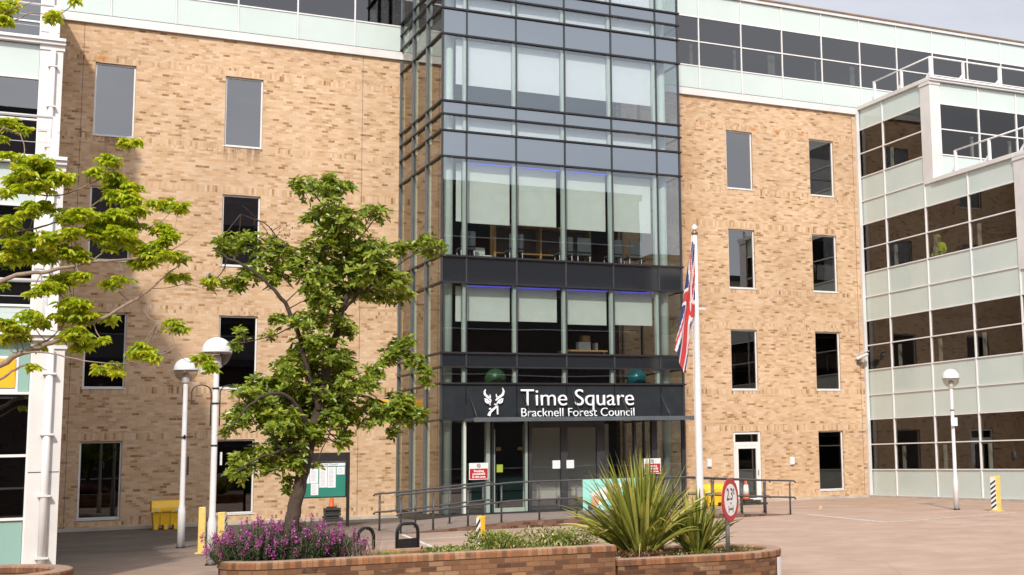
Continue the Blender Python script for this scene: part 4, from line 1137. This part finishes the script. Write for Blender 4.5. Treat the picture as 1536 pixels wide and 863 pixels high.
# flax plants ----------------------------------------------------------
def flax(label,cx,cy,z,n,L0,tilt,splay,lean=0):
    mb=MB()
    for i in range(n):
        a=rnd.random()*6.28; el=PI/2-(abs(rnd.gauss(0,tilt)) if rnd.random()<.6 else rnd.uniform(.15,.95)*tilt*1.9); L=L0*rnd.uniform(.62,1.08)*(1-.18*(PI/2-el))
        h=Vector((math.cos(a),math.sin(a)*.8,0)); hz=h*math.cos(el)+Vector((lean*.1,0,0)); up=math.sin(el)
        W=rnd.uniform(.020,.036); p=Vector((cx,cy,z))+h*rnd.uniform(.02,splay)
        d=(hz+Vector((rnd.gauss(0,.08),rnd.gauss(0,.08),up))).normalized(); side=d.cross(Vector((0,0,1)))
        side=(side if side.length>.05 else Vector((-h.y,h.x,0))).normalized()
        side=(side*math.cos(1.2*rnd.uniform(-1,1))+d.cross(side)*math.sin(rnd.uniform(-1,1))).normalized()
        prev=None; ns=9; bend=rnd.uniform(.0,.10)*(1+2.2*(PI/2-el)); kink=rnd.random()<.17; kk=rnd.uniform(.55,.8)
        for k in range(ns+1):
            t=k/ns; w=W*(.55+1.6*t-2.15*t*t) if t<.999 else .0005
            w=max(w,.0006)
            nn=side.cross(d).normalized()
            cur=(p+side*w+nn*w*.35,p.copy(),p-side*w+nn*w*.35)
            if prev:
                b=len(mb.v); mb.v+=[tuple(x) for x in (*prev,*cur)]
                mb.f+=[[b,b+1,b+4,b+3],[b+1,b+2,b+5,b+4]]; mb.uv+=[[(0,0)]*4]*2; mb.mi+=[0,0]; mb.sm+=[False,False]
            prev=cur
            # weld island via overlap of shared positions
            d=(d+Vector((0,0,-bend*t*1.1))+h*bend*.3*t)
            if kink and t>kk: d+=Vector((h.x*.5,h.y*.5,-.8)); kink=False
            d.normalize(); p=p+d*L/ns
    o=mb.build('flax_plant',M['blade'])
    # merge the strips so each blade is one island
    import bmesh
    bm_=bmesh.new(); bm_.from_mesh(o.data); bmesh.ops.remove_doubles(bm_,verts=bm_.verts,dist=.00002); bm_.to_mesh(o.data); bm_.free()
    return tag(o,label,'plant','sword leaved flax plants in the lower planter')
fy=-24.35
f1=P(962,822,fy); f2=P(1045,824,fy-.1)
flax('larger flax plant with tall sword leaves, on the left of the lower planter',f1.x,fy,.33,310,1.50,.50,.21,-1.0)
flax('smaller flax plant on the right, just in front of the flagpole',f2.x,fy-.1,.33,190,.92,.44,.15)
lt=MB()
for i in range(1500):
    p=Vector((rnd.uniform(8.75,9.6),rnd.uniform(-25.2,-23.7),.33+rnd.random()*.10)); leaf(lt,p,rv()+Vector((0,0,.3)),Vector((0,0,1)),.05,.028,mi=0)
lt.build('x',M['leaf_dry'])
lo_=COL.objects[-1]; lo_.name='leaf_litter'; tag(lo_,'brown and green leaf litter at the foot of the flax','leaf litter',kind='stuff')
lt=MB()
for i in range(500):
    p=Vector((rnd.uniform(8.75,11.2),rnd.uniform(-25.2,-23.9),.33+rnd.random()*.07)); leaf(lt,p,rv()+Vector((0,0,.3)),Vector((0,0,1)),.04,.022)
lo_=lt.build('weeds',M['ivy']); tag(lo_,'scattered low green weeds on the mulch under the flax','weeds',kind='stuff')

# ------------------------------------------------------------------ weight limit sign
sp=P(1092,828,-25.15)
ws=thing('weight_limit_sign','round red rimmed axle weight limit sign reading 2.3t on a grey post','road sign',(sp.x,-25.15,.35))
MB().tube([(sp.x,-25.15,.34),(sp.x,-25.15,1.36)],.031,14).build('post',M['galv'],ws)
sc_=Vector((sp.x+.63*.045,-25.15-.78*.045,0)); zc_=P(1097,750,-25.19).z
# facing: turned towards the drive, so it shows as a narrow ellipse
sroot=thing('tmp','tmp','tmp',(0,0,0))
def circ(r,n=40): return [(r*math.cos(2*PI*k/n),r*math.sin(2*PI*k/n)) for k in range(n)]
sf=MB(); sf.prism(circ(.30),1,-.012,.0); face=sf.build('sign_face',M['red'],sroot)
w_=MB(); w_.prism(circ(.222),1,-.016,-.0125); w_.build('white_disc',M['signwhite'],face)
t1=text('2.3','weight_number',M['black'],face,-.155,-.017,.0,.235,.215,.001,.002)
t2=text('t','tonne_letter',M['black'],face,.085,-.017,.075,.15,None,.001,.002)
ax=MB(); ax.prism([(-.025,-.035),(.025,-.035),(0,-.075)],1,-.018,-.0165); ax.box(-.07,.07,-.018,-.0165,-.135,-.118); ax.box(-.085,-.068,-.018,-.0165,-.175,-.08); ax.box(.068,.085,-.018,-.0165,-.175,-.08); ax.box(-.012,.012,-.018,-.0165,-.145,-.105); ax.build('axle_symbol',M['black'],face)
bk=MB(); bk.prism(circ(.295),1,.001,.004); bk.box(-.2,.2,.005,.02,.06,.09); bk.box(-.2,.2,.005,.02,-.09,-.06); bk.build('backing',M['galv'],sroot)
for ch in list(sroot.children):
    ch.parent=ws; ch.location=Vector((sc_.x,sc_.y,zc_))-ws.location; ch.rotation_euler=(0,0,R(39))
bpy.data.objects.remove(sroot)
# ------------------------------------------------------------------ notice board
nb=thing('notice_board','black framed green notice board with white pages on two posts before the brick wall','notice board',(9.1,-4.4,0))
for x in (8.40,9.76): box('post',M['black_board'],nb,x,x+.075,-4.44,-4.36,0,2.02)
box('header_board',M['black_board'],nb,8.475,9.76,-4.43,-4.37,1.78,2.02)
fm=MB(); frame(fm,8.48,9.755,.80,1.775,-4.43,-4.38,.03); fm.build('frame',M['black_board'],nb)
box('felt_panel',M['green_felt'],nb,8.51,9.725,-4.41,-4.395,.83,1.745)
hd=box('title_strip',M['paper'],nb,8.53,9.71,-4.418,-4.412,1.655,1.74)
text('Bracknell Forest Council','title_text',M['rail'],hd,8.75,-4.42,1.675,.07,.75,.0008)
for x,z0,z1,w_ in ((8.56,1.20,1.64,.20),(8.77,1.20,1.64,.22),(8.80,.88,1.19,.20),(9.02,1.08,1.64,.21),(9.24,1.07,1.63,.22),(9.48,1.42,1.63,.22)):
    pg=box('notice_page',M['paper'],nb,x,x+w_,-4.416,-4.412,z0,z1)
    ln=MB(); z=z1-.05
    while z>z0+.05: ln.box(x+.03,x+w_-.03-rnd.random()*.05,-4.4175,-4.4165,z,z+.006); z-=.035
    ln.build('print_lines',M['galv'],pg)
# ------------------------------------------------------------------ cones and stacked rubber blocks
def cone(label,x,y,z,h,band):
    o=thing('traffic_cone',label,'traffic cone',(x,y,z),'orange traffic cones on stacked rubber blocks')
    s=h/.75
    MB().box(x-.19*s,x+.19*s,y-.19*s,y+.19*s,z,z+.035).build('base',M['rubber'] if not band else M['rubber'],o,bevel=.01)
    pr=[(.145*s,.036),(.125*s,.10*s),(.085*s,.40*s),(.04*s,.70*s),(.035*s,.75*s),(.02*s,.75*s)]
    MB().lathe((x,y,z),pr,20).build('cone_body',M['orange'],o)
    if band: MB().lathe((x,y,z),[(.1235*s,.20*s),(.076*s,.54*s)],20).build('reflective_band',M['signwhite'],o)
    return o
def blocks(label,x,y,n,w_,rot=0,group='stacks of black rubber fence feet'):
    o=thing('rubber_block_stack',label,'rubber blocks',(x,y,0),group)
    z=0
    for i in range(n):
        dx,dy=rnd.uniform(-.03,.03),rnd.uniform(-.03,.03); t=.075
        MB().box(x-w_/2+dx,x+w_/2+dx,y-.17+dy,y+.17+dy,z+.004,z+t).build('rubber_foot',M['rubber'],o,bevel=.012); z+=t+.004
    return z
z=blocks('tall stack of black rubber fence feet under the notice board',10.18,-.5,5,.46)
cone('plain orange cone on the stack behind the notice board',10.18,-.5,z,.50,False)
z=blocks('low stack of black rubber fence feet by the white side door',23.85,-2.0,2,.62)
cone('orange and white cone on the low stack by the side door',23.68,-2.0,z,.72,True)
box('x',M['rubber'],None,24.0,24.35,-2.3,-1.95,0,.07); o=COL.objects[-1]; o.name='rubber_block'; tag(o,'single black rubber foot lying right of the striped cone','rubber block')
# ------------------------------------------------------------------ grit bins
def bin_(label,x0,x1,yf,depth,h,wheels=False):
    o=thing('grit_bin',label,'grit bin',((x0+x1)/2,yf+depth/2,0),'yellow plastic grit bins against the brick wall')
    b=MB(); w_=x1-x0
    # tapered tub
    i_=.035
    zt0=h*.60
    lo=[(x0+i_*1.4,yf+.05),(x1-i_*1.4,yf+.05),(x1-i_*1.4,yf+depth-.03),(x0+i_*1.4,yf+depth-.03)]
    hi=[(x0+i_*.4,yf+.015),(x1-i_*.4,yf+.015),(x1-i_*.4,yf+depth),(x0+i_*.4,yf+depth)]
    for k in range(4):
        j=(k+1)%4; b.face([(*lo[k],.13),(*lo[j],.13),(*hi[j],zt0),(*hi[k],zt0)])
    b.face([(*p,.13) for p in lo][::-1]); b.face([(*p,zt0) for p in hi])
    b.build('tub',M['yellow'],o)
    for a,c in ((x0+.05,x0+.05+w_*.16),(x0+w_*.42,x0+w_*.58),(x1-.05-w_*.16,x1-.05)):
        MB().box(a,c,yf+.04,yf+depth-.04,0,.135).build('foot',M['yellow'],o,bevel=.01)
    for a in (x0+w_*.30,x0+w_*.66): MB().box(a,a+.03,yf+.0,yf+.06,.14,zt0-.02).build('rib',M['yellow'],o)
    l=MB(); l.prism([(yf-.02,zt0+.005),(yf+.0,zt0+.13),(yf+.10,h-.03),(yf+.16,h),(yf+depth-.05,h),(yf+depth+.015,h-.06),(yf+depth+.015,zt0+.005)],0,x0-.02,x1+.02)
    l.build('lid',M['yellow'],o,bevel=.012)
    g_=MB(); g_.box(x0+w_*.32,x0+w_*.68,yf-.035,yf-.018,zt0+.03,zt0+.075); g_.build('handle',M['yellow'],o)
    for a in (x0+w_*.12,x1-w_*.22): MB().box(a,a+w_*.10,yf-.03,yf+.0,zt0+.02,zt0+.085).build('latch',M['offwhite'],o)
    return o
bin_('yellow grit bin on the left, beside the shorter looking lamp post',5.12,5.86,-1.32,.55,.80)
bin_('yellow grit bin on the right, behind the ramp railing',22.0,22.88,-2.2,.6,.74)
# ------------------------------------------------------------------ striped bollards
def bollard(label,x,y,h,w_,rot,stripes,mat='paleyellow'):
    o=thing('striped_bollard',label,'bollard',(0,0,0),'yellow posts with diagonal stripes')
    MB().box(-w_/2,w_/2,-w_/2,w_/2,0,h).build('post',M[mat],o,bevel=.015)
    MB().box(-w_/2-.05,w_/2+.05,-w_/2-.05,w_/2+.05,0,.02).build('base_plate',M[mat],o)
    if stripes:
        s=MB(); p=MB(); p.box(-w_/2+.008,w_/2-.008,-w_/2-.006,-w_/2-.002,.04,h-.03); p.build('white_face',M['signwhite'],o)
        z=.05
        while z<h-.17:
            a,b_=-w_/2+.010,w_/2-.010
            s.prism([(a,z),(b_,z+.11),(b_,z+.165),(a,z+.055)],1,-w_/2-.010,-w_/2-.007); z+=.13
        s.build('black_stripes',M['black'],o)
        s=MB(); z=.05
        while z<h-.17:
            s.prism([(-w_/2+.01,z),(w_/2-.01,z+.11),(w_/2-.01,z+.165),(-w_/2+.01,z+.055)],0,w_/2+.002,w_/2+.005); z+=.13
    o.location=(x,y,0); o.rotation_euler=(0,0,R(rot))
    return o
bollard('faded yellow post left of the nearer lamp, its dark stripes to the side',5.02,-12.9,.92,.13,80,True)
bollard('faded yellow striped post between the nearer lamp and the purple flowers',5.42,-12.8,.80,.14,60,True)
bollard('bright yellow square post rising behind the long planter',7.93,-21.9,.89,.10,-60,True,'yellow')
bollard('yellow and white striped post alone at the far right by the wing',25.58,-12.74,.96,.20,-79,True)
# ------------------------------------------------------------------ black hoops
def hoop(label,x,y,h,w_,rot,panel):
    o=thing('hoop_barrier',label,'hoop barrier',(0,0,0),'black steel hoops behind the long planter')
    pts=[(-w_/2,0,0),(-w_/2,0,h-.14)]+[(-w_/2+.12*(1-math.cos(t)),0,h-.14+.14*math.sin(t)) for t in [PI/2*i/5 for i in range(1,6)]]
    pts+=[(w_/2-.12*(1-math.cos(t)),0,h-.14+.14*math.sin(t)) for t in [PI/2*(5-i)/5 for i in range(0,5)]]+[(w_/2,0,h-.14),(w_/2,0,0)]
    MB().tube(pts,.027,10).build('hoop',M['black'],o)
    if panel: MB().box(-w_/2,w_/2,-.012,.012,.1,h-.22).build('panel',M['black'],o)
    o.location=(x,y,0); o.rotation_euler=(0,0,R(rot)); return o
hoop('open black hoop right of the purple flowers',6.21,-21.8,.78,.29,26,False)
hoop('black hoop with a filled lower panel, the one further right',6.83,-21.8,.82,.40,26,True)
# ------------------------------------------------------------------ small things on the wall
def wallbox(label,cat,x,z,w_,h,d_=.09):
    o=thing('bulkhead_light',label,cat,(x,0,z),'small white bulkhead lights on the brick wall')
    MB().box(x-w_/2,x+w_/2,-.03,-.002,z-h/2,z+h/2).build('backplate',M['offwhite'],o)
    MB().box(x-w_/2+.015,x+w_/2-.015,-d_,-.03,z-h/2+.02,z+h/2-.02).build('diffuser',M['paper'],o,bevel=.02)
wallbox('white bulkhead light on the brick between the tower and the side door','wall light',23.32,1.42,.19,.30)
wallbox('white bulkhead light on the brick right of the side door','wall light',26.74,1.42,.19,.30)
wallbox('white bulkhead light behind the left globe lamps, at first floor level','wall light',6.50,4.60,.16,.28)
cc=thing('security_camera','white security camera on a bracket high on the brick wall near the right wing','security camera',(29.75,0,5.2))
MB().tube([(29.85,-.003,5.1),(29.85,-.12,5.08),(29.82,-.26,5.16)],.025,8).build('bracket',M['offwhite'],cc)
MB().bar((29.68,-.15,5.20),(29.88,-.55,5.36),.13,.13).build('housing',M['white'],cc,bevel=.015)
MB().bar((29.665,-.12,5.275),(29.885,-.60,5.45),.17,.02).build('sunshield',M['white'],cc)
MB().box(29.76,29.94,-.03,-.002,4.98,5.2).build('backplate',M['galv'],cc)
yp=MB().box(11.55,12.02,-.02,-.003,3.36,3.66).build('yellow_wall_sign',M['poster_y']); tag(yp,'plain yellow sign fixed to the brick just left of the tower','sign')
# ------------------------------------------------------------------ smoking signs
def smoke(label,x,z,w_=.57,h=.47):
    o=thing('no_smoking_sign',label,'sign',(x+w_/2,TY-.02,z),'red and white no smoking signs')
    MB().box(x,x+w_,TY-.058,TY-.052,z,z+h).build('sign_plate',M['signwhite'],o)
    MB().box(x+.02,x+w_-.02,TY-.062,TY-.0585,z+.02,z+h*.66).build('red_panel',M['red'],o)
    for i,t in enumerate(('Smoking','prohibited','in this area')): text(t,'sign_text',M['text'],o,x+w_/2,TY-.064,z+.215-.082*i,.088,None,.001,.002,align='CENTER')
    cx,cz=x+w_/2,z+h*.83; b=MB()
    for k in range(20):
        t0,t1=2*PI*k/20,2*PI*(k+1)/20
        b.face([(cx+.055*math.cos(t0),TY-.061,cz+.055*math.sin(t0)),(cx+.055*math.cos(t1),TY-.061,cz+.055*math.sin(t1)),(cx+.04*math.cos(t1),TY-.061,cz+.04*math.sin(t1)),(cx+.04*math.cos(t0),TY-.061,cz+.04*math.sin(t0))])
    b.box(cx-.03,cx+.03,TY-.0615,TY-.0605,cz-.006,cz+.006); b.bar((cx-.03,TY-.062,cz+.03),(cx+.03,TY-.062,cz-.03),.008); b.build('ring_symbol',M['black'],o)
smoke('red and white smoking prohibited sign on the glass left of the doors',13.13,1.17)
smoke('red and white smoking prohibited sign right of the doors, partly behind flax leaves',18.62,1.18)
# ------------------------------------------------------------------ inside the tower
bs=thing('wooden_shelf_unit','open beech shelf unit with dark backs on the third floor of the tower','shelf unit',(15.9,-3.4,7.5))
for x in (14.25,15.72,17.36): box('upright',M['wood'],bs,x,x+.06,-3.6,-3.2,7.48,8.80)
box('top_board',M['wood'],bs,14.25,17.42,-3.6,-3.2,8.803,8.85); box('side_board',M['wood'],bs,14.245,14.25,-3.6,-3.2,7.48,8.80)
box('back_panel',M['interior'],bs,14.32,17.35,-3.22,-3.2,7.48,8.80); box('mid_shelf',M['wood'],bs,14.32,17.35,-3.58,-3.24,7.95,7.98)
dk_=thing('office_desk','low beech desk on the second floor of the tower','desk',(17.1,-3.4,3.8))
box('desk_top',M['wood'],dk_,16.5,17.9,-3.7,-3.0,4.98,5.03)
for x in (16.55,17.8):
    for y in (-3.65,-3.1): box('leg',M['galv'],dk_,x,x+.04,y,y+.04,4.76,4.98)
def prop(name,label,cat,x0,x1,z0,z1,mat,y=-3.5,group=None,tilt=0):
    o=MB().box(x0,x1,y,y+.25,z0,z1).build(name,M[mat],bevel=.01)
    return tag(o,label,cat,group)
prop('white_printer','white office machine standing on the low desk','printer',17.02,17.42,5.035,5.30,'paper')
prop('cardboard_box','brown box on top of the white office machine','box',17.15,17.4,5.305,5.50,'wood')
prop('white_folder','white folder upright at the right end of the low desk','folder',17.58,17.66,5.035,5.28,'paper')
prop('white_box','small white box left of the shelf unit on the sill','box',13.70,13.98,7.48,7.76,'paper',-4.2,'small boxes on the third floor sill')
prop('cream_box','cream box standing behind the small white box','box',13.66,13.96,7.48,8.08,'blind',-3.6,'small boxes on the third floor sill')
prop('white_box','flat white box, second from the left on the third floor sill','box',14.12,14.36,7.48,7.64,'paper',-4.2,'small boxes on the third floor sill')
def chair(label,x,y,z,rot):
    o=thing('office_chair',label,'chair',(0,0,0),'grey office chairs inside the tower')
    MB().box(-.24,.24,-.24,.24,.42,.50).build('seat',M['chair'],o,bevel=.03)
    MB().box(-.23,.23,.20,.26,.52,.98).build('backrest',M['chair'],o,bevel=.03)
    for a in (-.2,.2):
        for b_ in (-.2,.2): MB().tube([(a,b_,0),(a,b_,.42)],.013,6).build('leg',M['paper'],o)
    o.location=(x,y,z); o.rotation_euler=(0,0,R(rot)); return o
chs=[(13.25,'behind the leftmost glass bay'),(14.75,'before the first shelf opening'),(16.35,'before the second shelf opening, left'),(16.95,'before the second shelf opening, right'),(18.0,'in the fourth glass bay, left'),(18.7,'in the fourth glass bay, right')]
for x,t in chs: chair('dark grey office chair on the third floor '+t,x,-3.95,7.48,180)
def ball(label,x,z,mat):
    o=MB().lathe((x,-3.55,z-.32),[(.32*math.sin(PI*i/14)+.0005,.32-.32*math.cos(PI*i/14)) for i in range(15)],24).build('exercise_ball',M[mat])
    tag(o,label,'exercise ball','large balls on the first floor of the tower')
ball('green exercise ball behind the low window strip left above the name sign',14.3,4.12,'greenball'); ball('teal exercise ball behind the low window strip right above the name sign',18.95,4.15,'tealball')

# ------------------------------------------------------------------ person in the wing
def person():
    jo={'pelvis':((0,0,.92),.15),'waist':((0,0,1.08),.14),'chest':((.02,0,1.30),.165),'neck':((.05,0,1.47),.06),'head0':((.09,0,1.56),.085),'head1':((.12,0,1.66),.09),
     'shl':((.02,.19,1.39),.065),'ell':((.05,.27,1.13),.05),'wrl':((.22,.22,1.02),.033),'hal':((.30,.20,1.02),.035),
     'shr':((.02,-.19,1.39),.065),'elr':((.02,-.27,1.12),.05),'wrr':((.20,-.22,1.00),.033),'har':((.28,-.20,1.0),.035),
     'hil':((0,.10,.86),.10),'knl':((.02,.11,.48),.065),'anl':((0,.11,.08),.045),'fol':((.14,.12,.04),.04),
     'hir':((0,-.10,.86),.10),'knr':((.02,-.11,.48),.065),'anr':((0,-.11,.08),.045),'for_':((.14,-.12,.04),.04)}
    ed=[('pelvis','waist'),('waist','chest'),('chest','neck'),('neck','head0'),('head0','head1'),('chest','shl'),('shl','ell'),('ell','wrl'),('wrl','hal'),('chest','shr'),('shr','elr'),('elr','wrr'),('wrr','har'),('pelvis','hil'),('hil','knl'),('knl','anl'),('anl','fol'),('pelvis','hir'),('hir','knr'),('knr','anr'),('anr','for_')]
    ks=list(jo); me=bpy.data.meshes.new('person'); me.from_pydata([jo[k][0] for k in ks],[(ks.index(a),ks.index(b)) for a,b in ed],[])
    o=bpy.data.objects.new('person',me); COL.objects.link(o)
    s=o.modifiers.new('skin','SKIN'); s.use_smooth_shade=True
    for i,k in enumerate(ks): me.skin_vertices[0].data[i].radius=(jo[k][1],jo[k][1])
    me.skin_vertices[0].data[0].use_root=True
    su=o.modifiers.new('sub','SUBSURF'); su.levels=2; su.render_levels=2
    m,nt,b=newmat('hi_vis_clothing'); tc=N(nt,'ShaderNodeTexCoord'); sx=N(nt,'ShaderNodeSeparateXYZ'); nt.links.new(tc.outputs['Object'],sx.inputs[0])
    z=sx.outputs[2]
    # navy trousers below, hi-vis above with a dark band, skin for the face and hands
    c=mixc(nt,math_(nt,'GREATER_THAN',z,.90),(.02,.025,.05),(.62,.95,.03))
    c=mixc(nt,math_(nt,'MULTIPLY',math_(nt,'GREATER_THAN',z,1.10),math_(nt,'LESS_THAN',z,1.15)),c,(.25,.26,.25))
    c=mixc(nt,math_(nt,'GREATER_THAN',z,1.47),c,(.40,.24,.17))
    nt.links.new(c,b.inputs['Base Color']); b.inputs['Roughness'].default_value=.7; me.materials.append(m)
    tag(o,'person in a yellow hi-vis jacket behind an upper window of the right wing','person')
    hh=MB().lathe((.12,0,1.62),[(.10,.0),(.105,.05),(.09,.10),(.05,.135),(.001,.145)],18); 
    hb=hh.build('hard_hat',M['hivis'],None); hb.parent=o
    o.location=(30.75,-4.12,7.62); o.rotation_euler=(0,0,R(200)); return o
person()

# ------------------------------------------------------------------ light
AZ=math.atan(.5)
sun=bpy.data.lights.new('sun','SUN'); sun.energy=SUN; sun.angle=R(2.2); sun.color=(1,.94,.85)
so=bpy.data.objects.new('sun',sun); COL.objects.link(so); so.rotation_euler=Vector((.5,1,-.9)).to_track_quat('-Z','Y').to_euler(); so.location=(-20,-60,40)
w=bpy.data.worlds.new('World'); scene.world=w; w.use_nodes=True; nt=w.node_tree
bg=nt.nodes['Background']; sk_=N(nt,'ShaderNodeTexSky'); sk_.sky_type='NISHITA'; sk_.sun_disc=False
sk_.sun_elevation=math.atan(.9/math.sqrt(1.25)); sk_.sun_rotation=PI+AZ; sk_.dust_density=2.5; sk_.air_density=1.0
tc=N(nt,'ShaderNodeTexCoord'); mp=N(nt,'ShaderNodeMapping'); nt.links.new(tc.outputs['Generated'],mp.inputs['Vector']); mp.inputs['Scale'].default_value=(1,1,2.4); mp.inputs['Location'].default_value=(.3,.1,0)
n1=noise(nt,1.7,8,.58,mp.outputs[0]); n2=noise(nt,4.2,6,.6,mp.outputs[0])
f=math_(nt,'ADD',math_(nt,'MULTIPLY',n1,.75),math_(nt,'MULTIPLY',n2,.25))
cf_=ramp(nt,f,[(.18,0.0),(.36,1.0)])
shade=ramp(nt,n2,[(.3,(3.35,3.45,3.8)),(.7,(4.3,4.35,4.65))])
vm=N(nt,'ShaderNodeVectorMath'); vm.operation='DOT_PRODUCT'; nt.links.new(tc.outputs['Generated'],vm.inputs[0]); vm.inputs[1].default_value=Vector((-.5,-1,.9)).normalized()
glow=math_(nt,'MULTIPLY_ADD',math_(nt,'MAXIMUM',vm.outputs['Value'],0.0),1.05,.80)   # thin cloud is brighter round the sun
gl=N(nt,'ShaderNodeCombineColor'); [nt.links.new(glow,gl.inputs[i]) for i in range(3)]
shade=mixc(nt,1,shade,gl.outputs[0],'MULTIPLY')
c=mixc(nt,math_(nt,'MULTIPLY',cf_,.92),sk_.outputs[0],shade)
nt.links.new(c,bg.inputs['Color']); bg.inputs['Strength'].default_value=SKY
scene.view_settings.view_transform='Standard'; scene.view_settings.look='None'; scene.view_settings.exposure=EXPO; scene.view_settings.gamma=1
scene.render.engine='CYCLES'; scene.cycles.use_denoising=True
scene.cycles.max_bounces=8; scene.cycles.transparent_max_bounces=16; scene.cycles.glossy_bounces=4; scene.cycles.diffuse_bounces=3
scene.cycles.sample_clamp_indirect=6
